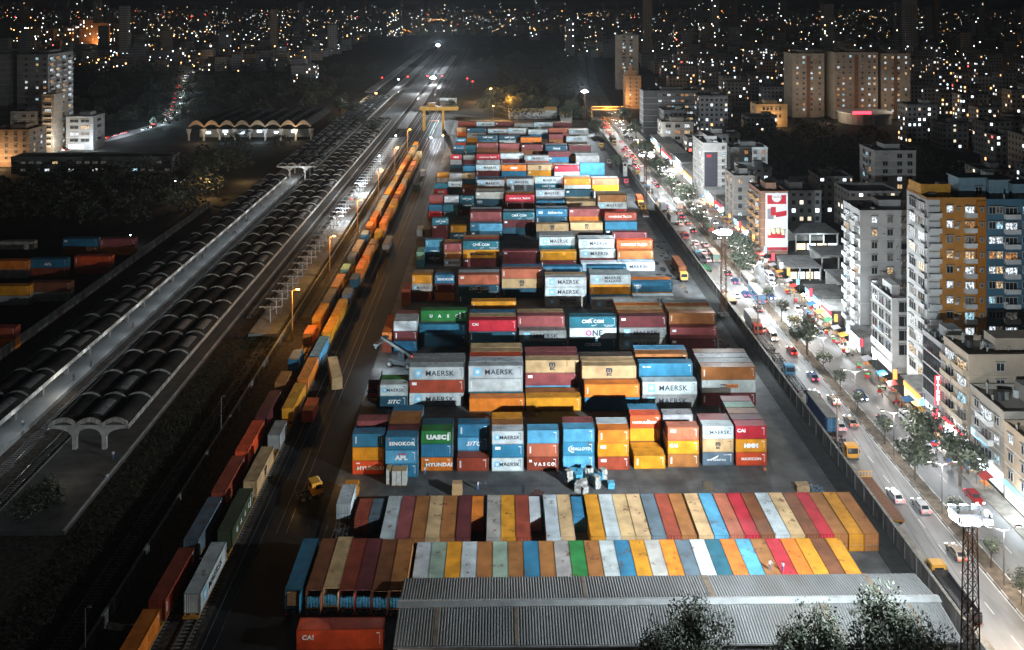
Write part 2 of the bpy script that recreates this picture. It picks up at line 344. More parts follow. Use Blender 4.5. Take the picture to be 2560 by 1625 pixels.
ROWS = [
 (1, [(1840,1065,20,3,'D:CAI Y:HMM H:MAXICON','3M 3b 3m 3P'),(1757,1065,20,3,'W:MAERSK T:MSC k:NYK','3P'),(1670,1069,20,3,'s:SQ Y:CAI b:V','2g 3g'),(1576,1039,20,3,'H:HAMSUD Y:  M','3B'),(1585,1139,20,1,'Y:V','1Y'),
      (1495,1075,20,3,'O:V Y:SQ R:SQ','3W'),(1408,1073,20,3,'S: B:LLOYD S:','3P'),(1318,1076,20,3,'S: s:V R:VASCO',''),(1230,1078,20,3,'W:MAERSK B:SQ W:MAERSK','3b 3Y'),
      (1145,1061,20,3,'B:V S:SITC B',''),(1142,1145,20,1,'R:V',''),(1053,1077,20,3,'G:UASC B: O:HYUNDAI','3N'),(964,1092,20,3,'B:SINOKOR S:APL B:','3M 3b 3b 3B'),(881,1085,20,3,'B:V Y: H:HYUNDAI','2Y 3P')]),
 (2, [(1754,918,40,3,'b:V W:PO M:V','3g 3W 3b'),(1606,954.6,40,2,'W:MAERSK g:MAERSK',''),(1598,909,40,3,'B:ITS N','2b 3b 3S'),(1462,961.5,40,2,'O:V B:',''),(1456,915,40,3,'T:MSC','3T 3K'),
      (1315.6,994.5,40,1,'Y:','1b'),(1314,901,40,3,'T:MSC P:SQ','3P 3P'),(1174,996,40,1,'O:',''),(1172,915,40,3,'W:MAERSK W:V','3W 3H 3T 3T'),(1023.5,918,40,3,'W:MAERSK R:SQ W:MAERSK','3g 3g'),(950,961.5,20,2,'W:MAERSK N:SITC','2G')]),
 (3, [(1675,819,40,2,'P:SQ M:SQ',''),(1672,783,40,3,'b:V M','3T 3O 3W'),(1548,791,40,3,'M:SQ g:MAERSK g:MAERSK','3b 3T 3O 3W'),(1424,792,40,3,'t:CMA W:ONE N:COSCO',''),(1297,826.7,40,2,'g:MAERSK N',''),(1294,790,40,3,'P:V','3T'),
      (1172,800.6,40,3,'D:CAI N K','3T 3B'),(1179,753.5,40,3,'Y:V',''),(1049,811,40,2,'B: N:',''),(1052,776.5,40,3,'G:UASC',''),(984.6,802.7,20,3,'W: M:V B','3W 3P')]),
 (4, [(1583,740,40,1,'W:MAERSK',''),(1580,706,40,2,'B:KMTC Y','2O'),(1479,749,40,1,'w:SEALAND',''),(1475,687.5,40,3,'W:SEALAND Y:V S','3W'),(1468,665.6,40,3,'B:SQ',''),(1363,693.8,40,3,'W:MAERSK W:MAERSK w:SEALAND','3T'),(1358,666.6,40,3,'B:KMTC',''),
      (1255,673,40,3,'s:V T:MSC N','3B'),(1146,687.5,40,3,'s:SQ N:CMA N','3W'),(1087,687.5,20,3,'B:SINOKOR M:V b:','3K'),(1030,687.5,20,3,'Y:V w:MAERSK R:','3T')]),
 (5, [(1546,656,40,1,'W:MAERSK',''),(1543,627,40,2,'b:V',''),(1542,600.7,40,3,'H:HAMSUD',''),(1531.5,581,40,3,'M:V',''),(1453,656,40,1,'W:MAERSK',''),(1449,623.7,40,2,'W:MAERSK',''),(1447,598.6,40,3,'W:MAERSK','3W'),
      (1351,629,40,2,'Y:V M',''),(1348,593,40,3,'W:MAERSK','3g 3g'),(1256,627,40,2,'M:SQ M',''),(1158,603,40,3,'t:CMA Y:HAPAG M:SQ','3H 3T'),(1110,609,20,3,'P:V b:V g:MAERSK','3Y'),(1063,599.6,20,3,'S:V B:COSCO N:CMA','')]),
 (6, [(1513,555,40,2,'B: N',''),(1511.5,532,40,3,'R:HAMSUD',''),(1426,557,40,2,'T:MSC K',''),(1422.7,522.7,40,3,'P:SQ','3M'),(1341,560,40,2,'T:MSC N',''),(1340.6,522.7,40,3,'B:SAF N','3W'),
      (1258,531,40,3,'t:CMA M:SQ N','3W'),(1175.7,559,40,2,'S:SQ N',''),(1175.5,530,40,3,'P:V','3M 3W'),(1126.5,564,20,2,'Y:V N:CMA',''),(1080.5,546,20,3,'t:CMA M:SQ M','')]),
 (7, [(1494,488,40,3,'b:V W:MAERSK D','3T 3W'),(1416,503.5,40,2,'T:MSC T','2T'),(1413.5,475,40,3,'N:SQ',''),(1341,501.6,40,2,'B:COSCO N',''),(1340,475,40,3,'W:MAERSK',''),(1264,487,40,3,'D:HAMSUD M:V M','3Y 3W'),
      (1189,480.5,40,3,'w:SQ N:KMTC N','3W 3T'),(1149.5,490.6,20,3,'t:CMA N:MAXICON M',''),(1108,511.7,20,2,'t: N',''),(1111,490.6,20,3,'W:SQ',''),(1069,512.6,20,2,'B: D:V',''),(1073,488,20,3,'P:','')]),
 (8, [(1480,446.7,40,3,'s:V Y:','3W'),(1410,446.7,40,3,'O:V W:','3T 3W'),(1337.5,443,40,3,'W:MAERSK t:CMA',''),(1267,447.6,40,3,'W:MAERSK W: W','3M 3S'),(1193.5,450,40,3,'W:MAERSK M:V M','3M 3S'),
      (1156,471.4,20,2,'P:V M',''),(1156,434,20,3,'T:MSC N',''),(1120.6,454,20,3,'W:MAERSK N: N','3W'),(1124,434,20,3,'W:COSCO',''),(1085,458.6,20,3,'t: D:HMM N',''),(1092,431,20,3,'Y:V W:','')]),
 (9, [(1450,408,40,3,'B: B:',''),(1386,414.6,40,3,'D:SQ W','3W'),(1319,412,40,3,'T:MSC Y','3W'),(1254,413,40,3,'O:HMM B','3W'),(1190,412,40,3,'W:MAERSK M',''),(1158,415.5,20,3,'B: N','3B')]),
 (10, [(1440,389,40,3,'g:SQ g','3W 3W'),(1371,379,40,3,'M: B',''),(1313.7,389,40,3,'g:MAERSK',''),(1251.5,384,40,3,'W: M','3T'),(1191.6,386,40,3,'D:HAMSUD W','3b'),(1158.7,388,20,3,'g: M',''),(1126,387,20,3,'D:HMM W N','')]),
 (11, [(1422.7,364,40,3,'M: K','3T'),(1364,365,40,3,'N:ITALIA','3B 3W 3D'),(1303.7,361.5,40,3,'M:SQ',''),(1249,359,40,3,'P:',''),(1191,358,40,3,'P:V','3Y'),(1162,364,20,3,'t: N',''),(1133,364,20,3,'B:SAF N','')]),
 (12, [(1416,342,40,3,'W:SEALAND',''),(1373,336,40,3,'P:',''),(1302,344,40,3,'O:','3S'),(1248,338.6,40,3,'N:CMA','3s'),(1193,338.6,40,3,'N:CMA',''),(1139,346,20,3,'B:CMA H','')]),
 (13, [(1422,324,40,3,'W:SEALAND','3s'),(1372,321,40,3,'s: P',''),(1320,324,40,3,'W:SQ B',''),(1270,321,40,3,'W:MAERSK',''),(1219.5,323,40,3,'W:MAERSK','3O'),(1167,321,40,3,'N:SQ W:MAERSK',''),(1141.6,319.4,20,3,'T: O:V','')]),
 (14, [(1383,307,40,3,'M:','3T'),(1335,307,40,3,'W:MAERSK',''),(1287,309,40,3,'g:','3O'),(1238,306,40,3,'M:SQ','3O'),(1191,305,40,3,'W:MAERSK','3O'),(1145,305,40,3,'R:','3R')])]
for r, lst in ROWS:
    for i, e in enumerate(lst): stack(r, i+1, *e)
# containers seen end on, in the two roof lines before the warehouse
def lengthwise(xl, xr, ynear, ztop, size, c, logo='', label='', doors=False, z0=0.0, grp='containers lying side by side before the warehouse', side=-1, yaw=0.0, prio=0):
    h = ztop-z0; L = 12.19 if size == 40 else 6.06
    X, Y = W((xl+xr)/2, ynear, ztop)
    spec(X, Y+L/2, z0, size, round(h, 2), c, logo, rz=R(-90)+yaw, doors=doors, label=label, side=side, grp=grp, prio=prio)
A_ = [(949,986,'W'),(986.5,1024,'P'),(1024.5,1062,'b'),(1062,1099.5,'T'),(1099.5,1137,'b'),(1138.5,1176,'M'),(1216,1252.5,'w'),(1253,1289.5,'Y'),(1290.5,1328,'R'),(1367.5,1402,'W'),(1402.5,1438,'T'),
      (1478,1513,'Y'),(1516,1552.5,'W'),(1553,1589.5,'T'),(1590,1628,'T'),(1630,1666,'k'),(1667.5,1704,'R'),(1704.5,1743,'b'),(1747,1785.5,'T'),(1788,1822,'S'),(1825,1862.5,'s'),(1863.5,1900,'D'),(1901,1938,'d'),(1939,1975.5,'W'),
      (1976.5,2013,'T'),(2014.5,2050.5,'d'),(2051,2083.5,'D'),(2085,2119.5,'b'),(2122.5,2159.5,'Y'),(2160.5,2197,'b')]
for i, (a, b, c) in enumerate(A_):
    y = 1346 + (1334-1346)*(a-949)/1248
    lengthwise(a, b, y, 2.9, 40, c, '', '%s long container seen end on, %s from the left in the farther roof line' % (CNAME[c], ordn(i+1)), prio=5)
B_ = 'W q Y W b q b B b w G b W B Y w a k W t O S b D a Y d Y'.split()
for i, c in enumerate(B_):
    xc = 1044 + (i-0)*37.72 + 18.5; X, Y = W(xc, 1354.5-10*i/27, 2.9)
    spec(X, Y-6.095, 0, 40, 2.9, c, '', rz=R(-90), label='%s long container, %s from the left in the roof line touching the warehouse' % (CNAME[c], ordn(i+1)), grp='containers lying side by side before the warehouse', prio=5)
for a, b, y, s, c in ((886,921,1297,20,'R'),(922,956,1297,20,'k'),(1180,1204,1290,20,'O'),(1320,1350,1291,20,'W'),(1434,1468,1292,20,'B')):
    lengthwise(a, b, y, 2.6, s, c, '', '%s short container set back in a gap of the farther roof line' % CNAME[c], prio=4)
# open containers on trailers at the loading side
C_ = [(711,755,1474,'B'),(763,807,1474,'d'),(807,850,1469,'T'),(846,890,1474,'R'),(889,929,1474,'M'),(929,972,1477,'d'),(972,1013,1476,'b')]
for i, (a, b, y, c) in enumerate(C_):
    lengthwise(a, b, y, 4.4, 40, c, '', '%s trailer container with open rear, %s from the left beside the warehouse' % (CNAME[c], ordn(i+1)), z0=1.5, grp='containers on trailers at the unloading side', prio=6)
X, Y = W(741, 1444, 2.9)
# -- the freight trains
LT = [(114,'O',40),(128,'R',40),(142,'k',40),(155.7,'R',40),(169.6,'H',40),(183.5,'M',40),(199.4,'b',20),(212,'B',20),(227.8,'O',20),(238.5,'Y',40),(251.2,'K',40),(264.6,'O',40),(281,'m',20),(294.5,'k',20),(303,'T',40),(321.5,'S',20),
      (334,'O',20),(345,'O',40),(359,'T',40),(372,'g',20),(379,'S',20),(387,'Y',40),(400.5,'T',40),(414,'Y',40),(428,'T',40),(442,'Y',40),(456,'O',40),(470,'Y',40),(484,'T',40),(498,'Y',20),(505,'B',20),(512,'Y',40)]
RT = [(129.3,'W',40),(144.6,'q2',40),(159,'T',40),(175.6,'g',20),(187,'Y',40),(201,'O',40),(214,'S',40),(228.4,'Y',40),(241.8,'Y',40),(257.6,'k',20),(271,'N',20),(281,'O',40),(296,'O',40),(310,'b',20),(324,'Y',20),(337,'O',40),(351,'O',40),
      (366,'Y',40),(380,'R',20),(387,'Y',20),(395,'O',40),(409,'T',40),(423,'Y',40),(437,'b',40),(451,'O',40),(465,'Y',40),(480,'T',40)]
PAL['q2'] = (.055,.075,.045); CNAME['q2'] = 'olive green'
TRAIN = []
for nm, X0, lst in (('left', -50.1, LT), ('right', -45.4, RT)):
    for i, (y, c, s) in enumerate(lst):
        L = 12.19 if s == 40 else 6.06
        lg = 'MAERSK' if (nm == 'right' and i == 0) else 'UASC' if (nm == 'right' and i == 1) else 'MSC' if (nm == 'right' and i == 2) else 'V'
        spec(X0, y+L/2, 1.12, s, 2.9, c, lg, rz=R(90), doors=False, side=-1, label='%s container, %s from the camera on the train %s' % (CNAME[c], ordn(i+1), 'beside the grey wall' if nm == 'left' else 'nearer the stacks'),
             grp='containers riding on the two freight trains', prio=7 if y < 300 else 0)
        TRAIN.append((X0, y, L, nm, i))
# loose ones between train and stacks
X, Y = W(843, 943.6, 2.9); spec(X-1.7, Y+6, 0, 40, 2.9, 'T', 'V', rz=R(106-180), label='tan container standing askew on the ground beside the trains', prio=9)
X, Y = W(768, 1026, 2.6); spec(X, Y+3, 0, 20, 2.6, 'H', 'V', rz=R(-90), label='short red-orange container on the ground beside the yellow train load', prio=9)
for a, b, y, zt, s, c, l in ((954,974,612,2.9,40,'g','grey container standing alone between train and stacks'),(1049,1064,428,2.6,20,'W','pale container near the floodlit rails under the yellow crane'),(1033,1049,462,2.6,20,'N','dark teal container alone beside the wet rails'),
                          (1041,1058,574,2.6,20,'W','left one of two pale containers before the sixth block'),(1060,1078,574,2.6,20,'g','right one of two grey containers before the sixth block')):
    lengthwise(a, b, y, zt, s, c, 'V', l, prio=8)
for a, b, y, n, s, c, l in ((956,978,831,2,40,'OR','beside the third block'),(1005,1023,722,2,20,'Rd','beside the fourth block'),(1042,1059,630,2,20,'mB','beside the fifth block')):
    for k in range(n):
        X, Y = W((a+b)/2, y, n*2.6)
        spec(X, Y+(6.1 if s == 40 else 3.03), (n-1-k)*2.61, s, 2.6, c[k], 'V', rz=R(-90), label='%s container seen end on, %s of a pair %s' % (CNAME[c[k]], 'upper' if k == 0 else 'lower', l), prio=8)
# far container yard on the left, beyond the grey wall
for xl, yt, s, c, lg, n in ((0,604,40,'w','',1),(157,597,40,'B','SQ',2),(250,597,40,'P','V',2),(-25,652,40,'O','',2),(73,648,40,'B','APL',2),(186,641,40,'H','V',2),(-30,715,40,'Y','V',2),(74,706,40,'d','V',2),(-80,820,40,'R','SQ',2)):
    X, Y = W(xl, yt, n*2.9)
    for k in range(n):
        c2 = c if k == 0 else random.choice('gdOR')
        spec(X+6.1, Y+1.22, (n-1-k)*2.91, 40, 2.9, c2, lg if k == 0 else '', label='%s container, %s, in the dark left yard, row %s, %s' % (CNAME[c2], 'upper' if k == 0 and n > 1 else 'lower', 'far' if yt < 600 else ('middle' if yt < 660 else ('near' if yt < 720 else 'nearest')), 'left' if xl < 60 else ('centre' if xl < 180 else 'right end')), prio=6, grp='containers in the dark yard beyond the tracks')
# red container at the bottom edge
X, Y = W(741, 1575, 2.9); spec(X+6.1, Y+1.22, 0, 40, 2.9, 'H', 'CAI', label='red-orange container lying crosswise below the unloading trailers', prio=9)
# white container on the truck
X, Y = W(858.5, 1260, 4.1); spec(X, Y+3.03, 1.5, 20, 2.6, 'W', '', rz=R(-90), label='short white container on the trailer of the orange-cabbed truck', prio=9)
TRUCKC = (X, Y)
X, Y = W(934, 951, 4.0); spec(X, Y+3.2, 1.5, 20, 2.6, 'M', 'SQ', rz=R(-90), label='maroon container behind the red truck cab beside the second block', prio=9); REDT = (X, Y)
SPEC_TRUCKS = []
for px, py, s, c, l in ((1707,667,40,'d','dark brown container on the orange-cabbed truck inside the road wall'),(1601,493,20,'H','vivid red-orange container on the truck beside the far floodlight mast'),(1535,345,40,'K','blackish container on a truck along the wall far up the yard')):
    X, Y = W(px, py, 4.2); L = 12.19 if s == 40 else 6.06
    spec(X, Y+L/2+.2, 1.45, s, 2.75, c, 'V', rz=R(-90), label=l, prio=9); SPEC_TRUCKS.append((X, Y, L))
def dist(s): return math.hypot(s['x'], s['y'])
SPECS.sort(key=lambda s: (not s['vis'], dist(s) - 1000*(s['prio'] > 0)))
NTH = 298; sd_ = MB(); sdc = []
seen_l = {}
for i, s in enumerate(SPECS):
    kk = random.uniform(.78, 1.05); c = tuple(min(1, v*kk*random.uniform(.97, 1.03)) for v in PAL[s['c']])
    d = dist(s)
    if i < NTH:
        lab = s['label']
        t = thing('shipping_container', lab, 'container', (s['x'], s['y'], s['z']), s['rz'], s['grp'])
        P = cparts(s['size'], s['h'], True, d > 300)
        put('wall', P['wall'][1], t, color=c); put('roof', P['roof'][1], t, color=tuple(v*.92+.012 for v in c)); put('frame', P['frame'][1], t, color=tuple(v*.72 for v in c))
        l = 6.095 if s['size'] == 40 else 3.03
        opened = s['grp'].startswith('containers on trailers')
        if d < 420:
            for sg in (1, -1):
                if opened: dd = put('door', P['door'][1], t, (l-.02, sg*1.2, 0), R(100)*sg if sg > 0 else R(80)+R(180)*0, c); dd.rotation_euler = (0, 0, R(-95) if sg > 0 else R(95))
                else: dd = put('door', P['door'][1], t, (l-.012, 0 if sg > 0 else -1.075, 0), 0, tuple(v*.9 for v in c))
                if d < 215: put('lock_rods', P['rod'][1], dd)
        else: put('end_panel', _cm.setdefault(('ep', s['h']), None) or _cm.__setitem__(('ep', s['h']), (lambda b: (b.box(l-.1, -1.1, .15, l-.03, 1.1, s['h']-.13), b.mesh('end_panel', [PAINT]))[1])(MB())) or _cm[('ep', s['h'])], t, (0 if True else 0, 0, 0), 0, c)
        if d < 640:
            lm = lettering(s['logo'], s['size'], s['h'])[1]
            put('lettering', lm, t, (0, -1.219-.003, 0))
    else:
        P = cparts(s['size'], s['h'], False, True)
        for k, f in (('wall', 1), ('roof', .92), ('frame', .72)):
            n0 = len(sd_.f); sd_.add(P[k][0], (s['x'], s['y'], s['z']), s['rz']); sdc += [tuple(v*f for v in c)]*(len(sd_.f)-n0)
            for q in range(n0, len(sd_.m)): sd_.m[q] = 0
        if s['vis'] and s['logo']:
            lb = lettering(s['logo'], s['size'], s['h'])[0]; n0 = len(sd_.f); cs, sn = math.cos(s['rz']), math.sin(s['rz'])
            sd_.add(lb, (s['x']+1.222*sn, s['y']-1.222*cs, s['z']), s['rz']); sdc += [(0,0,0)]*(len(sd_.f)-n0)
            for q in range(n0, len(sd_.m)): sd_.m[q] = sd_.m[q]+1
me = sd_.mesh('container_mass', [PAINTA]+LM)
at = me.color_attributes.new('paint', 'FLOAT_COLOR', 'CORNER'); buf = []
for p, c in zip(me.polygons, sdc): buf += [c[0], c[1], c[2], 1.0]*p.loop_total
at.data.foreach_set('color', buf)
tag(put('container_stacks', me), 'remaining far and covered shipping containers of the stacks', 'containers', kind='stuff')
# ------------------------------------------------------------------ ground, yard, rails, road
m_ground = mat('ground_earth', (.028,.029,.028), .95, 0, .5, .05, .2, .7, (.05,.048,.04), spec=.08)
m_asph = mat('yard_asphalt', (.08,.084,.086), .65, 0, .4, .3, .3, .85, (.028,.029,.031), spec=.3)
m_road = mat('road_asphalt', (.21,.215,.22), .55, 0, .35, .3, .1, .75, (.1,.085,.065), stretch=(1,.25,1))
m_side = mat('sidewalk_paving', (.27,.25,.22), .85, 0, .35, .6, .2, .7, (.1,.08,.06))
m_ball = mat('ballast', (.06,.052,.045), .95, 0, .6, 1.4, .6, .6, (.02,.019,.018), spec=.08)
m_plat = mat('platform_slab', (.33,.35,.36), .7, 0, .16, .3, 0, .3, (.2,.2,.2), stretch=(1,.3,1))
m_grass = mat('grass_blades', (.028,.034,.02), .95, 0, .6, .4, spec=.05)
m_mark = mat('road_marking', (.6,.6,.58), .6, 0, .3, 2)
m_rail = mat('rail_steel', (.35,.33,.31), .3, .8, .2, 3)
def struct(name, mb, m, z=None): return tag(put(name, mb.mesh(name, m if isinstance(m, list) else [m])), kind='structure')
g = MB(); g.quad((-12000,-300,0),(12000,-300,0),(12000,16000,0),(-12000,16000,0)); struct('ground', g, m_ground)
g = MB(); g.quad((-31,136,.008),(65.4,136,.008),(64.4,640,.008),(-33,640,.008)); struct('yard_paving', g, m_asph)
m_lane = mat('unlit_lane_tone', (.013,.014,.016), .6, 0, .6, .12, .2, .6, (.022,.023,.025), spec=.08); g = MB(); g.quad((-42.9,60,.006),(-31,60,.006),(-33,640,.006),(-42.9,640,.006)); g.quad((-31,60,.006),(65.4,60,.006),(65.4,136,.006),(-31,136,.006)); struct('yard_lane', g, m_lane)  # lane colour darkened to stand for ground the floodlights miss
# puddles and slab joints
g = MB()
for y in range(110, 600, 9): g.box(-30, y, .01, 64, y+.05, .014)
for x in range(-28, 64, 9): g.box(x, 100, .0105, x+.05, 600, .0145)
struct('yard_joints', g, mat('joint', (.02,.02,.02), .8))
wet = mat('wet_patch', (.035,.037,.04), .12, 0, .3, .4); g = MB()
rr = random.Random(3)
def blob(g, x, y, a, b, z, n=16):
    P = [(x+a*math.cos(2*math.pi*i/n)*rr.uniform(.6,1.15), y+b*math.sin(2*math.pi*i/n)*rr.uniform(.6,1.15)) for i in range(n)]
    k = len(g.v); g.v += [(p[0], p[1], z) for p in P]; g.f.append(tuple(range(k, k+n))); g.m.append(0)
for k_ in range(70):
    x = rr.choice([rr.gauss(57, 2.2), rr.gauss(57, 2.2), rr.uniform(-34, 50)]); y = rr.uniform(225, 330) if x > 50 else rr.choice([rr.uniform(158, 166), rr.uniform(186, 193), rr.uniform(330, 560)]); blob(g, x, y, rr.uniform(.3, 1.5), rr.uniform(.5, 2.8), .018+.0002*k_)
tag(put('puddles', g.mesh('puddles', [wet])), kind='structure')
# railway land
g = MB(); g.quad((-57.5,60,.006),(-42.9,60,.006),(-42.9,1500,.006),(-57.5,1500,.006)); g.quad((-102,60,.006),(-57.9,60,.006),(-57.9,1500,.006),(-102,1500,.006)); struct('ballast_bed', g, m_ball)
def track(x, y0, y1, sleepers=True):
    g = MB(); sleepers = x < -42 and y1 > 0
    if not sleepers:
        for s in (-.84, .84): g.box(x+s-.04, y0, .012, x+s+.04, y1, .05, 0)
        tag(put('rail_track', g.mesh('rail_track', [m_rail])), kind='structure'); return
    for s in (-.84, .84): g.box(x+s-.04, y0, .14, x+s+.04, y1, .3, 0)
    if sleepers:
        y = y0
        while y < min(y1, 420): g.box(x-1.35, y, .03, x+1.35, y+.26, .13, 1); y += .75
    tag(put('rail_track', g.mesh('rail_track', [m_rail, m_concd])), kind='structure')
for x, a, b in ((-50.1,60,1500),(-45.4,60,900),(-41.3,60,560),(-37.5,150,560),(-91.2,60,1500),(-96.6,60,1500),(-62.5,60,235),(-71.5,250,1500),(-76.5,640,1500),(-55.5,250,1400),(-60.5,560,1500),(-66,560,1500),(-82,640,1500)): track(x, a, b)
# station platforms
def platform(x0, x1, y0, y1, z=.95):
    g = MB(); g.box(x0, y0, 0, x1, y1, z, 0); g.box(x0-.02, y0-.02, z-.16, x0+.34, y1, z+.012, 1); g.box(x1-.34, y0-.02, z-.16, x1+.02, y1, z+.012, 1)
    y = y0
    while y < min(y1, 500): g.box(x0+.4, y, z, x1-.4, y+.05, z+.006, 2); y += 6
    tag(put('station_platform', g.mesh('station_platform', [m_plat, m_conc, m_concd])), kind='structure')
platform(-114, -100, 100, 610); m_walk = m_plat; m_plat = mat('platform_dark', (.065,.065,.065), .85, 0, .35, .4, .2, .6, (.04,.04,.04)); platform(-88.8, -74.4, 150, 1000); m_plat = mat('platform_grey', (.2,.2,.2), .8, 0, .3, .4)
g = MB(); g.box(-67.9, 236, 0, -60.2, 560, .9, 0); tag(put('station_platform', g.mesh('station_platform', [m_plat])), kind='structure')
platform(-127, -118, 820, 1500); platform(-104, -97, 640, 1600); platform(-70.5, -64, 600, 1300)
# the canopies: concrete shells between raised ribs
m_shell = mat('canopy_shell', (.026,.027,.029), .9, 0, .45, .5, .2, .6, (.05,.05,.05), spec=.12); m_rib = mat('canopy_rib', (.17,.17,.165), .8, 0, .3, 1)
m_patch = mat('canopy_patch', (.2,.21,.22), .6, 0, .35, 1.2); m_fascia = mat('canopy_fascia', (.3,.3,.28), .8, 0, .5, 1.6, .3, .6, (.1,.1,.09), stretch=(1,1,.4))
def canopy(x0, wv, nv, y0, nb, bl, z0, rise=1.15, label='', front=False, fasc=True, rs=1):
    rnd = random.Random(rs); t = thing('platform_canopy', label, 'canopy', ((x0+wv*nv/2), y0, 0), 0, 'vaulted roofs over the station platforms')
    ox, oy = -wv*nv/2, 0; N = 10
    sh, rb, pt, fa, co = MB(), MB(), MB(), MB(), MB()
    def zz(u, v): return z0 + rise*math.sin(math.pi*u)**.8*(1-.16*math.sin(math.pi*v))
    for j in range(nb):
        for i in range(nv):
            for a in range(N):
                for b in range(3):
                    u0, u1, v0, v1 = a/N, (a+1)/N, b/3, (b+1)/3
                    P = [(ox+(i+u)*wv, oy+(j+v)*bl, zz(u, v)) for u, v in ((u0,v0),(u1,v0),(u1,v1),(u0,v1))]
                    (sh).quad(*P)
            if rnd.random() < (.3 if i == nv-1 else .13):
                for a in range(2, N-2):
                    P = [(ox+(i+u)*wv, oy+(j+v)*bl, zz(u, v)+.04) for u, v in ((a/N,.22),((a+1)/N,.22),((a+1)/N,.8),(a/N,.8))]; pt.quad(*P)
    for j in range(nb+1):
        for i in range(nv):
            for a in range(N):
                u0, u1 = a/N, (a+1)/N
                A0 = (ox+(i+u0)*wv, zz(u0,0)); A1 = (ox+(i+u1)*wv, zz(u1,0)); yy = oy+j*bl
                for (d0, d1) in ((.34, -.02),):
                    y_a, y_b = yy-.16, yy+.16
                    rb.quad((A0[0],y_a,A0[1]+d0),(A1[0],y_a,A1[1]+d0),(A1[0],y_b,A1[1]+d0),(A0[0],y_b,A0[1]+d0))
                    lo = -.55 if (front and j == 0) else -.02
                    rb.quad((A0[0],y_a,A0[1]+lo),(A1[0],y_a,A1[1]+lo),(A1[0],y_a,A1[1]+d0),(A0[0],y_a,A0[1]+d0))
                    rb.quad((A1[0],y_b,A1[1]-.02),(A0[0],y_b,A0[1]-.02),(A0[0],y_b,A0[1]+d0),(A1[0],y_b,A1[1]+d0))
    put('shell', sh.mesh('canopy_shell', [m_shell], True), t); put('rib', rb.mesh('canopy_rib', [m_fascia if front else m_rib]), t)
    if pt.v: put('roof_patch', pt.mesh('roof_patch', [m_patch], True), t)
    if fasc:
        for sx in (-1, 1):
            f = MB(); xx = sx*wv*nv/2; f.box(min(xx,xx+sx*.22), -.2, z0-.75, max(xx,xx+sx*.22), nb*bl+.2, z0+.22); put('fascia', f.mesh('fascia', [m_fascia]), t)
    cm = MB()   # column frame with curved brackets
    wt = wv*nv
    for s in (-1, 1):
        c = s*wt*.19; cm.box(c-.42, -.4, 0, c+.42, .4, z0-2.2)
        for (e, k) in ((-1, 1), (1, 1)):
            pts = [(c+e*.42, z0-2.6)]
            span = (wt*.5-wt*.19-.3) if e*s > 0 else wt*.19
            for q in range(7): u = q/6; pts.append((c+e*(.42+(span-.42)*u), z0-2.6+1.9*math.sqrt(1-(1-u)**2)*.96))
            pts += [(c+e*span, z0-.1), (c+e*.42, z0-.1)]
            if e*s <= 0 and s > 0: pass
            cm.poly(pts if e > 0 else pts[::-1], -.3, .3, 'y')
        cm.box(c-.42, -.3, z0-2.6, c+.42, .3, z0-.1)
    cme = cm.mesh('column_frame', [m_conc])
    for j in range(0, nb+1): put('column_frame', cme, t, (0, j*bl+(.3 if j == 0 else 0), 0.9 if False else 0))
    return t
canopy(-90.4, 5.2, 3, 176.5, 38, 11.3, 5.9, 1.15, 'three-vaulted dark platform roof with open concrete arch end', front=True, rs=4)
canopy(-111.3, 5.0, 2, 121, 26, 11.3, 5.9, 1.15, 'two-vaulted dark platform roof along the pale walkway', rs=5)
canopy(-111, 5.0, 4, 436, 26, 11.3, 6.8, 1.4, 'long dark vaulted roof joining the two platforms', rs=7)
# station hall umbrella
m_hall = mat('hall_shell', (.3,.22,.14), .75, 0, .2, .8)
t = thing('station_hall', 'wide station hall with a row of eight tall scalloped shell arches', 'building', (-160, 552, 0))
sh = MB(); ar = MB(); cl = MB()
for i in range(8):
    xa = -36+i*9.6; N = 14
    for j in range(5):
        for a in range(N):
            u0, u1 = a/N, (a+1)/N; f = lambda u, v: 9.5+3.6*math.sin(math.pi*u)*(.75+.25*abs(math.cos(math.pi*v)))
            sh.quad(*[(xa+u*9.6, (j+v)*13, f(u, v)) for u, v in ((u0,0),(u1,0),(u1,.5),(u0,.5))]); sh.quad(*[(xa+u*9.6, (j+v)*13, f(u, v)) for u, v in ((u0,.5),(u1,.5),(u1,1),(u0,1))])
    pts = [(xa+9.6*u, 9.3+3.7*math.sin(math.pi*u)) for u in [k/14 for k in range(15)]] + [(xa+9.6*(1-u), 8.4+1.9*math.sin(math.pi*u)) for u in [k/14 for k in range(15)]]
    for k in range(14):
        ar.quad((pts[k][0],-.35,pts[k][1]),(pts[k+1][0],-.35,pts[k+1][1]),(pts[28-k][0],-.35,pts[28-k][1]),(pts[29-k][0],-.35,pts[29-k][1]))
    put('arch_front', ar.mesh('arch_front', [m_hall]), t); ar = MB()
for i in range(9):
    c = MB(); c.poly([(-.5,0),(.5,0),(.6,4),(1.6,7.5),(-1.6,7.5),(-.6,4)], -.3, .5, 'y'); put('column', c.mesh('hall_column', [m_conc]), t, (-36+i*9.6, 0, 0))
put('shell_roof', sh.mesh('shell_roof', [m_shell], True), t)
b = MB(); b.box(-34, 14, 0, 39, 15, 5); put('back_wall', b.mesh('hall_wall', [m_conc]), t)
for i in range(6):
    s = MB(); s.box(0, 0, 0, 3.2, .2, 1.6); put('lit_sign', s.mesh('lit_sign', [emit('sign_glow', (.7,.88,1), 3)]), t, (-30+i*11, 13.6, 2.2+(i % 2)*.8))
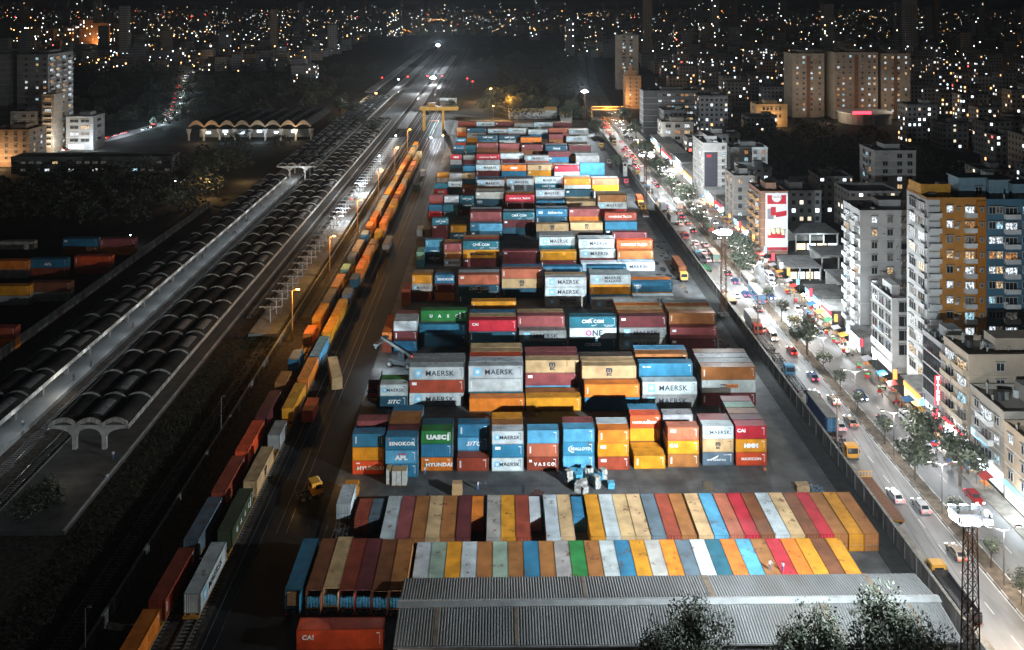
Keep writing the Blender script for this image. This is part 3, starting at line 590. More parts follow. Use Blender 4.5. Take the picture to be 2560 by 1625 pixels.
# perimeter walls
m_wall = mat('boundary_wall', (.12,.12,.118), .9, 0, .5, .8, .3, .75, (.04,.04,.038), stretch=(1,1,.35)); m_cop = mat('wall_coping', (.22,.22,.2), .85, 0, .4, 1.5)
def bwall(name, label, x0, y0, x1, y1, h, th=.3, step=4.0, cat='wall'):
    L = math.hypot(x1-x0, y1-y0); t = thing(name, label, cat, (x0, y0, 0), math.atan2(y1-y0, x1-x0))
    b = MB(); b.box(0, -th/2, 0, L, th/2, h); put('panel', b.mesh('wall_panel', [m_wall]), t)
    b = MB(); b.box(-.05, -th/2-.08, h, L+.05, th/2+.08, h+.14); put('coping', b.mesh('wall_coping', [m_cop]), t)
    b = MB(); k = 0
    while k*step < min(L, 90*step): b.box(k*step-.16, -th/2-.12, 0, k*step+.16, th/2+.12, h-.01); k += 1
    put('pilaster', b.mesh('wall_pilaster', [m_wall]), t); return t
bwall('yard_wall', 'long dark stained wall between container yard and main road', 66.5, 70, 66.2, 640, 3.0)
bwall('rail_wall', 'low wall beside the freight train near the dark grass', -57.8, 80, -58.2, 560, 2.0)
bwall('station_wall', 'pale panel wall between station tracks and the dark container yard', -126.5, 150, -126, 380, 2.6)
# dark strip painting in the shade along the yard wall
g = MB(); g.quad((62.6,90,.02),(65.9,90,.02),(65.7,600,.02),(62.4,600,.02)); struct('wall_shade_strip', g, mat('wall_shade_tone', (.018,.018,.017), .9, 0, .5, .7, .5))
# T-shaped roofless platform frames
m_tf = mat('galvanised', (.36,.38,.4), .5, .2, .2, 3)
tf = MB(); tf.bar((0,0,0),(0,0,4.2),.22); tf.bar((-3.1,0,4.4),(3.1,0,4.4),.22); tf.bar((0,0,3.2),(-1.6,0,4.3),.12); tf.bar((0,0,3.2),(1.6,0,4.3),.12); tf.bar((-3.1,-.4,4.4),(-3.1,.4,4.4),.18); tf.bar((3.1,-.4,4.4),(3.1,.4,4.4),.18); tf.bar((0,-1.0,4.3),(0,1.0,4.3),.14)
post = MB(); post.bar((0,0,0),(0,0,4.2),.24); beam = MB(); beam.bar((-3.1,0,4.4),(3.1,0,4.4),.24); beam.bar((0,0,3.3),(-1.6,0,4.3),.12); beam.bar((0,0,3.3),(1.6,0,4.3),.12); beam.bar((-1.2,1.6,4.4),(-1.2,-1.6,4.4),.14); beam.bar((1.2,1.6,4.4),(1.2,-1.6,4.4),.14)
pm, bm = post.mesh('frame_post', [m_tf]), beam.mesh('cross_beam', [m_tf])
for i in range(44):
    y = 244+i*6.6; t = thing('canopy_frame', 'galvanised steel T frame of the roofless platform, in one row with its copies', 'steel frame', (-64, y, .9), 0, 'bare T frames of the roofless platform')
    put('post', pm, t); put('cross_beam', bm, t)
# ------------------------------------------------------------------ main road
g = MB(); pts = [(67.2,60),(67.2,640),(80,900),(112,1250),(140,1700)]
def rstrip(name, o0, o1, z, m, y0=None):
    g = MB()
    for (xa, ya), (xb, yb) in zip(pts, pts[1:]): g.quad((xa+o0, ya, z), (xa+o1, ya, z), (xb+o1, yb, z), (xb+o0, yb, z))
    struct(name, g, m)
rstrip('road_verge', 0, 2.6, .01, m_side); rstrip('road', 2.6, 10.4, .02, m_road); rstrip('road', 13.0, 21.6, .024, m_road)
g = MB()
for (xa, ya), (xb, yb) in zip(pts, pts[1:]):
    n = len(g.v); g.v += [(xa+10.4,ya,0),(xa+13,ya,0),(xb+13,yb,0),(xb+10.4,yb,0),(xa+10.4,ya,.22),(xa+13,ya,.22),(xb+13,yb,.22),(xb+10.4,yb,.22)]
    for q in ((4,5,6,7),(0,1,5,4),(1,2,6,5),(3,0,4,7)): g.f.append(tuple(n+i for i in q)); g.m.append(0)
struct('median', g, mat('median_soil', (.12,.095,.07), .9, 0, .5, .8, .3))
for o in (10.25, 12.95):
    g = MB(); y = 60
    while y < 640: g.box(67.2+o, y, .02, 67.2+o+.18, y+1.9, .3, int(y/2) % 2); y += 2
    struct('median_kerb', g, [mat('kerb_white', (.45,.45,.44), .8), mat('kerb_dark', (.2,.19,.18), .8)])
g = MB(); g.box(88.8, 60, 0, 92.4, 640, .16); struct('sidewalk', g, m_side)
g = MB()
for xo in (6.4, 17.3):
    y = 80
    while y < 600: g.quad((67.2+xo, y, .03), (67.2+xo+.14, y, .03), (67.2+xo+.14, y+2.6, .03), (67.2+xo, y+2.6, .03)); y += 7
for xo in (10.0, 13.3): g.quad((67.2+xo,70,.031),(67.2+xo+.13,70,.031),(67.2+xo+.13,640,.031),(67.2+xo,640,.031))
struct('road_markings', g, m_mark)
# ------------------------------------------------------------------ warehouse roof at the bottom
t = thing('warehouse', 'long low warehouse with grey corrugated gable roof and pale ridge', 'warehouse', (24, 123, 0))
m_sheet = mat('corrugated_sheet', (.165,.17,.168), .55, .15, .22, .5, 0, .45, (.13,.1,.07), stretch=(.5,.12,1))
hx, e, rz_, yn, yf = 38.2, 5.6, 6.6, -6.7, 6.9
for sgn, yy in ((-1, yn), (1, yf)):
    s = MB(); n = 190; st = 2*hx/n
    for i in range(n):
        x = -hx+i*st
        for a, b, za, zb in ((0,.3,.0,.09),(.3,.5,.09,.09),(.5,.8,.09,0),(.8,1,0,0)):
            s.quad((x+a*st, 0, rz_+za), (x+b*st, 0, rz_+zb), (x+b*st, yy, e+zb), (x+a*st, yy, e+za))
    put('roof_slope', s.mesh('roof_slope', [m_sheet]), t)
s = MB(); s.poly([(-.75,rz_-.02),(0,rz_+.22),(.75,rz_-.02),(.75,rz_+.1),(0,rz_+.36),(-.75,rz_+.1)], -hx-.2, hx+.2, 'x'); put('ridge_cap', s.mesh('ridge_cap', [mat('ridge_sheet', (.25,.265,.265), .5, .1, .2, .6)]), t)
for k_, (xa, wa, sl) in enumerate(((-33,.6,-1),(6,.9,1),(-12,.5,1),(21,.7,-1),(30,.8,1),(-22,.5,-1),(33.5,.4,-1))):
    s = MB(); y_ = yn if sl < 0 else yf; s.quad((xa,0,rz_+.1),(xa+wa,0,rz_+.1),(xa+wa,y_,e+.1),(xa,y_,e+.1)); put('rusty_sheet', s.mesh('rusty_sheet', [mat('rust_sheet', (.15,.115,.085), .8, 0, .4, 1)]), t)
s = MB(); s.box(-hx+.5, yn+.5, 0, hx-.5, yf-.5, e-.15); s.poly([(yn+.6,e-.15),(yf-.6,e-.15),(0,rz_-.05)], -hx+.5, -hx+.7, 'x'); s.poly([(yn+.6,e-.15),(yf-.6,e-.15),(0,rz_-.05)], hx-.7, hx-.5, 'x'); put('wall', s.mesh('warehouse_wall', [m_conc]), t)
s = MB(); s.box(-hx, yn-.18, e-.22, hx, yn+.02, e-.02); put('gutter', s.mesh('gutter', [m_concd]), t)
# ------------------------------------------------------------------ yellow gantry crane over the tracks
t = thing('gantry_crane', 'yellow rail gantry crane straddling the freight tracks', 'crane', (-45, 593, 0)); m_cr = mat('crane_yellow', (.62,.34,.05), .5, 0, .2, .5)
b = MB()
for dy in (-2.2, 2.2): b.box(-9.5, dy-.6, 13.8, 16.5, dy+.6, 16.2)
put('main_girder', b.mesh('main_girder', [m_cr]), t)
for x in (-6.5, 6.3):
    b = MB()
    for dy in (-4, 4): b.bar((x, dy, .8), (x, dy*.6, 13.8), 1.3)
    b.box(x-.5, -5.5, .3, x+.5, 5.5, 1.3); put('leg', b.mesh('crane_leg', [m_cr]), t)
b = MB(); b.box(-4, -1.6, 16.4, 1, 1.6, 18.6); put('trolley', b.mesh('trolley', [mat('machine_house', (.4,.2,.05), .6)]), t)
b = MB(); b.box(-5.2, -1.4, 10.6, -3.2, 1.0, 12.6); put('cabin', b.mesh('crane_cabin', [m_glass]), t)
b = MB(); b.box(-3.2, -1.2, 6.2, 3.2, 1.2, 6.7); put('spreader', b.mesh('spreader', [mat('spreader_red', (.45,.1,.03), .6)]), t)
b = MB()
for x in (-2.5, 2.5): b.bar((x, 0, 6.7), (x*.7, 0, 14), .08)
put('hoist_rope', b.mesh('hoist_rope', [m_darksteel]), t)
for p, e_ in (((58,594,28),90000),((-53,692,28),200000),((-80,1130,28),260000)): point('mast_glow', p, e_, (.86,.95,1), .5)
# low sheds behind the last containers
for (px0, px1, py, d, h, c_, l) in ((1272,1362,298,16,6,(.3,.24,.14),'long grey-roofed shed behind the last containers'),(1363,1392,296,12,7,(.4,.24,.08),'small ochre gatehouse right of the long shed'),(1402,1430,303,14,5,(.4,.26,.1),'orange-lit lean-to at the end of the last container row'),(1100,1140,268,10,6,(.3,.3,.28),'pale hut under the lamps right of the crane')):
    x0, y0 = W(px0, py, 0); x1, _ = W(px1, py, 0); t = thing('shed', l, 'shed', (x0, y0, 0)); b = MB(); b.box(0, 0, 0, x1-x0, d, h-1); put('wall', b.mesh('shed_wall', [m_conc]), t); b = MB(); b.poly([(-.5,h-1),(d/2,h+1),(d+.5,h-1),(d/2,h+.8)], -.4, x1-x0+.4, 'x'); put('roof', b.mesh('shed_roof', [mat('shed_sheet', c_, .7, 0, .3, .6)]), t)
# footbridge with orange lights over the road
t = thing('footbridge', 'orange-lit footbridge spanning the main road', 'bridge', (80, 650, 0)); b = MB(); b.box(-12, -1.5, 5.6, 13, 1.5, 6.0); put('deck', b.mesh('bridge_deck', [m_concd]), t)
b = MB()
for dy in (-1.45, 1.45):
    for i in range(26): b.bar((-12+i, dy, 6), (-12+i, dy, 8.2), .08)
    b.bar((-12, dy, 8.2), (13, dy, 8.2), .2); b.bar((-12, dy, 7.1), (13, dy, 7.1), .1)
put('railing', b.mesh('bridge_railing', [m_cr]), t)
for x in (-11.6, 12.4):
    b = MB(); b.box(x-.4, -1, 0, x+.4, 1, 5.6); b.box(x-.2, -1.4, 6, x+.2, 1.4, 9); put('pier', b.mesh('bridge_pier', [m_cr]), t)
for z in (6.4, 8.6):
    b = MB(); b.box(-11, -1.72, z, 12, -1.6, z+.25); put('light_strip', b.mesh('light_strip', [emit('strip_orange', (1,.42,.1), 5)]), t)
point('bridge_glow', (80, 645, 9), 9000, (1,.45,.12), .5)
# ------------------------------------------------------------------ lattice masts with floodlights
def mast(x, y, h, label, wd=1.5, top=True):
    t = thing('floodlight_mast', label, 'mast', (x, y, 0), 0, 'lattice masts carrying floodlights'); b = MB(); n = int(h/1.7)
    def cor(k): s = wd/2*(1-.45*k/n); return [(-s,-s),(s,-s),(s,s),(-s,s)], h*k/n
    for k in range(n):
        a, za = cor(k); c, zc = cor(k+1)
        for i in range(4):
            j = (i+1) % 4; b.bar((*a[i], za), (*c[i], zc), .12); b.bar((*a[i], za), (*c[j], zc), .06); b.bar((*a[j], za), (*c[i], zc), .06); b.bar((*c[i], zc), (*c[j], zc), .06)
    put('lattice_tower', b.mesh('lattice_tower', [m_rust]), t)
    b = MB(); b.box(-1.9, -1.2, h, 1.9, 1.2, h+.12)
    for p in ((-1.9,-1.2),(1.9,-1.2),(1.9,1.2),(-1.9,1.2)): b.bar((*p, h), (*p, h+1.1), .06)
    for z in (.6, 1.1):
        for p, q in (((-1.9,-1.2),(1.9,-1.2)),((1.9,-1.2),(1.9,1.2)),((1.9,1.2),(-1.9,1.2)),((-1.9,1.2),(-1.9,-1.2))): b.bar((*p, h+z), (*q, h+z), .05)
    put('lamp_platform', b.mesh('lamp_platform', [m_darksteel]), t)
    lb = MB(); lb.box(-.5, -.18, -.3, .5, .18, .3); lm = lb.mesh('lamp_housing', [m_steel]); gb = MB(); gb.box(-.46, -.24, -.27, .46, -.185, .27); gm = gb.mesh('lamp_lens', [emit('flood_white', (.85,.95,1), 60)])
    for i, (dx, dy, rz) in enumerate(((-1.5,1.45,180),(0,1.45,180),(1.5,1.45,160),(-2.1,.4,250),(-2.1,-.6,290),(-1.3,-1.45,0),(1.3,-1.45,10),(2.1,0,90))):
        l = put('lamp', lm, t, (dx, dy, h+.75), R(rz)); put('lens', gm, l)
    b = MB(); b.box(-1.2, -1.2, 0, 1.2, 1.2, .5); put('footing', b.mesh('mast_footing', [m_conc]), t)
mast(56.5, 104, 29.2, 'tallest rusty lattice mast with glaring floodlights near the warehouse corner', 1.9)
mast(64.3, 250, 23.3, 'rusty lattice floodlight mast standing at the middle of the road wall', 1.8)
mast(60.5, 362, 24.8, 'thin lattice floodlight mast near the farther trucks', 1.5)
mast(58, 596, 25, 'far lattice mast with white glare beyond the last stacks', 1.5)
mast(-53, 694, 25, 'far lattice mast with white glare between the rail tracks', 1.5)
mast(-80, 1132, 25, 'farthest lattice mast glaring over the bend of the railway', 1.5)
spot('floodlight', (58,596,26.6), (20,520,0), 3e5, 110); spot('floodlight', (-53,694,26.6), (-70,560,0), 3.5e5, 110); spot('floodlight', (-80,1132,26), (-110,1000,0), 2.5e5, 120)
for p in ((58,596,26.4),(-53,694,26.4),(-80,1132,26.4),(64.3,250,24.6),(56.5,104,30.4)):
    g = MB(); q_ = .42+p[1]*.0017; g.cyl((p[0]-.3, p[1]-1.9, p[2]-.2-q_*.5), q_*.6, q_*.5, 'z', 12, r2=q_); g.cyl((p[0]-.3, p[1]-1.9, p[2]-.2), q_, q_*.5, 'z', 12, r2=q_*.6); o = put('lamp_cluster', g.mesh('lamp_cluster', [emit('cluster', (.88,.96,1), 80)])); tag(o, 'blazing white lamp head on the %s' % {58:'far mast beyond the stacks',-53:'mast between the rails',-80:'farthest rail mast',64.3:'middle road wall mast',56.5:'mast by the warehouse corner'}[p[0]], 'lamp')
# ------------------------------------------------------------------ city: walls with lit windows for blocks too far for separate panes
def citymat(name, cell, strength, gl=1.0):
    m, t, b = newmat(name); N, L = t.nodes, t.links
    uv = N.new('ShaderNodeUVMap'); uv.uv_map = 'UVMap'
    at = N.new('ShaderNodeAttribute'); at.attribute_name = 'paint'
    dv = N.new('ShaderNodeVectorMath'); dv.operation = 'DIVIDE'; L.new(uv.outputs[0], dv.inputs[0]); dv.inputs[1].default_value = (*cell, 1)
    fl = N.new('ShaderNodeVectorMath'); fl.operation = 'FLOOR'; L.new(dv.outputs[0], fl.inputs[0])
    fr = N.new('ShaderNodeVectorMath'); fr.operation = 'FRACTION'; L.new(dv.outputs[0], fr.inputs[0])
    wn = N.new('ShaderNodeTexWhiteNoise'); wn.noise_dimensions = '2D'; L.new(fl.outputs[0], wn.inputs[0])
    def mth(op, a, b_=None, c=None):
        n = N.new('ShaderNodeMath'); n.operation = op
        for i, v in enumerate((a, b_, c)):
            if v is None: continue
            if isinstance(v, (int, float)): n.inputs[i].default_value = v
            else: L.new(v, n.inputs[i])
        return n.outputs[0]
    sx = N.new('ShaderNodeSeparateXYZ'); L.new(fr.outputs[0], sx.inputs[0])
    inx = mth('COMPARE', sx.outputs[0], .5, .23); inz = mth('COMPARE', sx.outputs[1], .55, .24); win = mth('MULTIPLY', inx, inz)
    g = N.new('ShaderNodeNewGeometry'); gz = N.new('ShaderNodeSeparateXYZ'); L.new(g.outputs['Normal'], gz.inputs[0])
    side = mth('LESS_THAN', mth('ABSOLUTE', gz.outputs[2]), .3); win = mth('MULTIPLY', win, side)
    lit = mth('MULTIPLY', win, mth('LESS_THAN', wn.outputs[0], at.outputs['Alpha']))
    cr = N.new('ShaderNodeValToRGB'); e = cr.color_ramp; e.interpolation = 'CONSTANT'
    e.elements[0].color = (1,.82,.6,1); e.elements[1].position = .35; e.elements[1].color = (.75,.9,1,1)
    for p, c in ((.66,(1,.5,.18,1)),(.82,(.95,.98,1,1)),(.97,(1,.1,.08,1))): q = e.elements.new(p); q.color = c
    w2 = N.new('ShaderNodeTexWhiteNoise'); w2.noise_dimensions = '2D'; ad = N.new('ShaderNodeVectorMath'); ad.operation = 'ADD'; ad.inputs[1].default_value = (37.3, 11.1, 0); L.new(fl.outputs[0], ad.inputs[0]); L.new(ad.outputs[0], w2.inputs[0])
    L.new(w2.outputs[0], cr.inputs[0])
    mx = N.new('ShaderNodeMix'); mx.data_type = 'RGBA'; L.new(win, mx.inputs[0]); L.new(at.outputs['Color'], mx.inputs[6]); mx.inputs[7].default_value = (.01,.011,.013,1)
    L.new(mx.outputs[2], b.inputs['Base Color']); L.new(cr.outputs[0], b.inputs['Emission Color'])
    br = mth('MULTIPLY_ADD', w2.outputs[0], strength*1.3, strength*.4)
    L.new(mth('MULTIPLY', lit, br), b.inputs['Emission Strength']); b.inputs['Roughness'].default_value = .8
    m.cycles.emission_sampling = 'NONE'; return m
CM_near = citymat('city_wall_near', (3.1, 3.2), 2.2); CM_far = citymat('city_wall_far', (2.6, 3.0), 8)
class CB:
    """boxes with metric uv and a colour attribute"""
    def __init__(s): s.v, s.f, s.uv, s.c = [], [], [], []
    def box(s, x0, y0, z0, x1, y1, z1, c, p):
        n = len(s.v); s.v += [(x0,y0,z0),(x1,y0,z0),(x1,y1,z0),(x0,y1,z0),(x0,y0,z1),(x1,y0,z1),(x1,y1,z1),(x0,y1,z1)]
        o = random.randrange(2000)*3.1; q = random.randrange(2000)*3.2; a, b, h = x1-x0, y1-y0, z1-z0
        for fc, (u, w_) in (((0,1,5,4),(a,h)),((1,2,6,5),(b,h)),((2,3,7,6),(a,h)),((3,0,4,7),(b,h)),((4,5,6,7),(a,b))):
            s.f.append(tuple(n+i for i in fc)); o2 = o+random.randrange(40)*3.1
            s.uv += [(o2,q),(o2+u,q),(o2+u,q+w_),(o2,q+w_)]; s.c.append((*c, p))
    def mesh(s, name, m):
        me = bpy.data.meshes.new(name); me.from_pydata(s.v, [], s.f); me.materials.append(m)
        ul = me.uv_layers.new(name='UVMap'); ul.data.foreach_set('uv', [x for p in s.uv for x in p])
        at = me.color_attributes.new('paint', 'FLOAT_COLOR', 'CORNER'); at.data.foreach_set('color', [x for c in s.c for x in c*4]); me.update(); return me
rc = random.Random(21)
def free(x, y):
    for a_, b_, c_, d_ in ((98,138,390,434),(88,145,562,610),(88,130,508,556),(148,196,360,412),(166,212,590,640),(90,146,684,866),(206,312,632,690)):
        if a_ < x < b_ and c_ < y < d_: return False
    if -140 < x < 112 and y < 820: return False
    if y >= 820 and -230-(y-820)*.05 < x < 60+(y-820)*.12 and y < 1900: return False
    if x > 0 and y < 1100 and x < 96: return False
    if 0 < x < 150+(y-640)*.06 and 620 < y < 1250: return False
    if -720 < x < -120 and y < 1020: return False
    if 128 < x < 260 and 400 < y < 540: return False
    if 180 < x < 320 and 540 < y < 720: return False
    if 150 < x < 190 and 360 < y < 400: return False
    return True
PALC = [(.2,.2,.2),(.28,.27,.25),(.16,.17,.18),(.25,.2,.15),(.3,.3,.31),(.14,.13,.12),(.22,.16,.11)]
bn = 0
def block(x, y, w_, d, h, c, p, label, cat='apartment block', name='apartment_building', grp=None, mat_=None, roofstuff=True):
    t = thing(name, label, cat, (x, y, 0), rc.uniform(-.04, .04) if grp else 0, grp)
    b = CB(); b.box(-w_/2, 0, 0, w_/2, d, h, c, p); put('wall', b.mesh('building_wall', mat_ or CM_near), t)
    r = MB(); r.box(-w_/2-.15, -.15, h+.002, w_/2+.15, .1, h+1); r.box(-w_/2-.15, d-.1, h+.002, w_/2+.15, d+.15, h+1); r.box(-w_/2-.15, .1, h+.002, -w_/2+.1, d-.1, h+1); r.box(w_/2-.1, .1, h+.002, w_/2+.15, d-.1, h+1)
    put('parapet', r.mesh('parapet', [m_concd]), t)
    if roofstuff and rc.random() < .94:
        r = MB(); a = rc.uniform(-.3, .15)*w_; r.box(a, d*.4, h+.003, a+w_*.28, d*.75, h+2.7); put('stair_house', r.mesh('stair_house', [m_conc if rc.random() < .5 else m_concd]), t)
    if roofstuff and rc.random() < .6:
        r = MB(); r.cyl((w_*.3, d*.3, h+.01), .8, 1.7, n=8); put('water_tank', r.mesh('water_tank', [m_darksteel]), t)
    return t
y = 250; k = 0
while y < 1080:
    x = 112 + rc.random()*8; kx = 0; ky = globals().get('ky', 0)+1
    while x < .64*y+30:
        if free(x, y) and not (x < 138 and y < 336) and not (150 < x < 190 and 355 < y < 405) and rc.random() < .94:
            h = rc.choice([8,11,11,14,17,17,20,24,27])*rc.uniform(.9, 1.05)
            if y < 420: h = min(h, 15)
            k += 1
            kx += 1
            if y < 700: block(x, y+rc.uniform(-5, 5), rc.uniform(12, 21), rc.uniform(11, 17), h, rc.choice(PALC), rc.choice([.05,.1,.16,.22]), 'dim flat-roofed city block, %s across in the %s row behind the roadside' % (ordn(kx), ordn(ky)), 'city block', 'city_block', 'dim city blocks behind the roadside')
            else: 
                if 'CBm' not in globals(): CBm = CB()
                CBm.box(x-8, y-6, 0, x+8, y+7, h, rc.choice(PALC), rc.choice([.08,.14,.2]))
        x += rc.uniform(19, 30)*(1 if y < 600 else 1.05)
    y += 22 if y < 600 else 30
CBf = CB(); y = 1050.0
while y < 4600:
    sp = 23+max(0, y-1050)*.011; x = -.66*y
    while x < .66*y:
        if free(x, y):
            dens = .97 if x < 0 else .85
            if rc.random() < dens:
                h = rc.choice([6,7,9,9,11,12,14,17,20]); 
                if rc.random() < .035: h = rc.uniform(26, 52)
                if rc.random() < .006: h = rc.uniform(62, 95)
                wd = rc.uniform(8, 16)*(1+y/12000); p = rc.choice([.004,.01,.02,.035])*(1.1 if x < 60 else .6)*max(.12, 1-max(0, y-2000)/2400)
                CBf.box(x, y, 0, x+wd, y+wd*.8, h, rc.choice(PALC), p)
        x += sp*rc.uniform(.7, 1.3)
    y += sp
tag(put('distant_city', CBf.mesh('distant_city', CM_far)), 'countless far city buildings with scattered lit windows up to the horizon', 'city', kind='stuff')
tag(put('distant_city', CBm.mesh('middle_city', CM_near)), 'mass of dim buildings behind the twin cream blocks', 'city', kind='stuff')
# far street lamps: thin pole and a glowing head each
LC = [emit('street_glow_'+n, c, s) for n, c, s in (('white',(.85,.95,1),22),('warm',(1,.62,.3),22),('orange',(1,.36,.07),26),('red',(1,.04,.05),24),('cyan',(.25,.8,1),20),('green',(.1,1,.3),14))]
g = MB()
def dlamp(x, y, z, r, mi): g.bar((x, y, 0), (x, y, z-r), .3, 0); g.cyl((x, y, z-r), r*.9, r*1.4, n=6, mi=mi)
for i in range(1000):
    y = 900+3300*rc.random()**1.2; x = rc.uniform(-.62, .62)*y
    if (x > 100 and rc.random() < .45) or not free(x, y): continue
    dlamp(x, y, rc.choice([8,12,15,20,26]) if rc.random() < .93 else rc.uniform(30, 60), (.16+y*.00011)*rc.choice([.5,.7,.7,1,1.6]), rc.choices(range(1, 7), (40,34,20,5,2,.6))[0])
for i in range(64):      # lamps strung along streets
    y = rc.uniform(950, 3600); x = rc.uniform(-.55, .5)*y; a = rc.choice([rc.gauss(.1, .25), rc.gauss(1.5, .3)]); mi = rc.choices((1, 2, 3), (40,40,30))[0]
    for k in range(rc.randrange(8, 26)):
        X_, Y_ = x+math.cos(a)*k*26, y+math.sin(a)*k*26
        if free(X_, Y_) and Y_ > 900: dlamp(X_+rc.uniform(-2, 2), Y_, 10, (.17+Y_*.0001)*rc.uniform(.6, 1.1), mi)
tag(put('distant_street_lamps', g.mesh('distant_street_lamps', [m_darksteel]+LC)), 'scattered far street and rooftop lamps of the city', 'street lamps', kind='stuff')
# ------------------------------------------------------------------ buildings close enough for separate windows
m_frame = mat('window_frame', (.35,.35,.34), .6, 0, .2, 3)
def room(name, c, s):
    m, t, b = newmat(name); N, L = t.nodes, t.links; b.inputs['Base Color'].default_value = (.02,.02,.02,1)
    g = N.new('ShaderNodeNewGeometry'); n = N.new('ShaderNodeTexNoise'); n.inputs['Scale'].default_value = 2.6; n.inputs['Detail'].default_value = 3; L.new(g.outputs['Position'], n.inputs[0])
    r = N.new('ShaderNodeMapRange'); L.new(n.outputs[0], r.inputs[0]); r.inputs[1].default_value = .42; r.inputs[2].default_value = .62; r.inputs[3].default_value = .12*s; r.inputs[4].default_value = 1.25*s
    L.new(r.outputs[0], b.inputs['Emission Strength']); b.inputs['Emission Color'].default_value = (*c, 1); m.cycles.emission_sampling = 'NONE'; return m
GL = dict(d=m_glass, w=room('room_white', (.85,.93,1), 1.3), y=room('room_warm', (1,.68,.36), 1.1), o=room('room_orange', (1,.45,.15), .7), c=room('room_cyan', (.5,.85,1), 1.1), k=room('room_dim', (.6,.55,.5), .16))
_wm = {}
def wmesh(w_, h, k, mull=1):
    key = (round(w_, 2), round(h, 2), k, mull)
    if key not in _wm:
        b = MB(); b.box(-w_/2, -.09, 0, w_/2, -.02, h, 1)
        for x in [-w_/2]+[-w_/2+w_*(i+1)/(mull+1) for i in range(mull)]+[w_/2]: b.box(x-.05, -.13, 0, x+.05, -.012, h)
        for z in (0, h): b.box(-w_/2-.05, -.14, z-.05, w_/2+.05, -.011, z+.05)
        b.box(-w_/2-.2, -.5, h+.16, w_/2+.2, -.012, h+.26)
        _wm[key] = b.mesh('window', [m_frame, GL[k]])
    return _wm[key]
def kinds(lit, rnd): 
    r = rnd.random()
    return 'd' if r > lit*1.6 else ('k' if r > lit else rnd.choice('wwwwyyoc'))
def tower(name, label, cat, x0, y0, w_, d, h, nf, fx, sx, wallc, ww=1.5, wh=1.5, lit=.3, side=-1, balc_f=(), balc_s=(), base=1, bc=None, strips=True, seed=1, rooms=True, sww=None, railc=None):
    rnd = random.Random(seed); t = thing(name, label, cat, (x0, y0, 0)); fh = h/nf
    mw = mat('render_coat', wallc, .8, 0, .12, .35, .1, .35, tuple(v*.35 for v in wallc)); mb_ = m_wallw if bc is None else mat('balcony_coat', bc, .8, 0, .15, .6)
    b = MB(); b.box(0, 0, 0, w_, d, h); put('wall', b.mesh('building_wall', [mw]), t)
    b = MB(); b.box(-.12, -.12, h+.003, w_+.12, .1, h+1); b.box(-.12, d-.1, h+.003, w_+.12, d+.12, h+1); b.box(-.12, .1, h+.003, .1, d-.1, h+1); b.box(w_-.1, .1, h+.003, w_+.12, d-.1, h+1); put('parapet', b.mesh('parapet', [mw]), t)
    if strips:
        b = MB()
        for k in range(1, nf): b.box(-.06, -.06, k*fh-.08, w_+.06, d+.06, k*fh+.08)
        put('slab_edge', b.mesh('slab_edge', [mb_]), t)
    if rooms:
        b = MB(); b.box(w_*.35, d*.35, h+.004, w_*.75, d*.8, h+2.8); put('roof_room', b.mesh('roof_room', [mw]), t)
        b = MB(); b.cyl((w_*.15, d*.6, h+.01), .75, 1.6, n=10); put('water_tank', b.mesh('water_tank', [m_darksteel]), t)
    sxx = 0 if side < 0 else w_; rz = R(-90) if side < 0 else R(90)
    for k in range(base, nf):
        z = k*fh+fh*.3
        for f in fx: put('window', wmesh(ww, wh, kinds(lit, rnd)), t, (f*w_, 0, z))
        for f in sx: put('window', wmesh(sww or ww, wh, kinds(lit, rnd)), t, (sxx, f*d, z), rz)
        for f, bw in balc_f:
            o = MB(); o.box(-bw/2, -1.1, -.1, bw/2, -.004, .05); o.box(-bw/2, -1.1, .05, bw/2, -1.0, 1.0); o.box(-bw/2, -1.0, .05, -bw/2+.1, -.004, 1.0); o.box(bw/2-.1, -1.0, .05, bw/2, -.004, 1.0)
            key = ('bal', bw, id(mb_)); _wm.setdefault(key, None)
            if _wm[key] is None: _wm[key] = o.mesh('balcony', [mb_])
            put('balcony', _wm[key], t, (f*w_, 0, k*fh+.1)); put('window', wmesh(bw*.8, fh*.62, kinds(lit+.1, rnd), 2), t, (f*w_, 0, k*fh+.25))
        for f, bw in balc_s:
            key = ('bal', bw, id(mb_))
            if _wm.get(key) is None:
                o = MB(); o.box(-bw/2, -1.1, -.1, bw/2, -.004, .05); o.box(-bw/2, -1.1, .05, bw/2, -1.0, 1.0); o.box(-bw/2, -1.0, .05, -bw/2+.1, -.004, 1.0); o.box(bw/2-.1, -1.0, .05, bw/2, -.004, 1.0); _wm[key] = o.mesh('balcony', [mb_])
            put('balcony', _wm[key], t, (sxx, f*d, k*fh+.1), rz); put('window', wmesh(bw*.8, fh*.62, kinds(lit+.1, rnd), 2), t, (sxx, f*d, k*fh+.25), rz)
    return t
m_wallw = mat('white_coat', (.5,.52,.53), .8, 0, .12, .5, 0, .3, (.2,.2,.19))
def sign(t, x, z, w_, h, ms, text='', tm=None, sz=None, side=True, y=0, vert=False, dep=.25):
    """a signboard on the road side (side) or the camera side of thing t; local coordinates"""
    b = MB(); b.box(-w_/2, -dep, 0, w_/2, 0, h); rz = R(-90) if side else 0
    o = put('signboard', b.mesh('signboard', [ms]), t, (x, y, z), rz)
    if text:
        c = MB()
        if vert:
            for i, ch in enumerate(text): c.add(text_mb(ch, sz or w_*.8, 0, bold=.04), (0, 0, h-(i+1)*h/len(text)+.15*h/len(text)))
        else: c.add(text_mb(text, sz or h*.8, 0, bold=.04), (0, 0, h*.22))
        put('lettering', c.mesh('sign_lettering', [tm or m_navy]), o, (0, -dep-.012, 0))
    return o
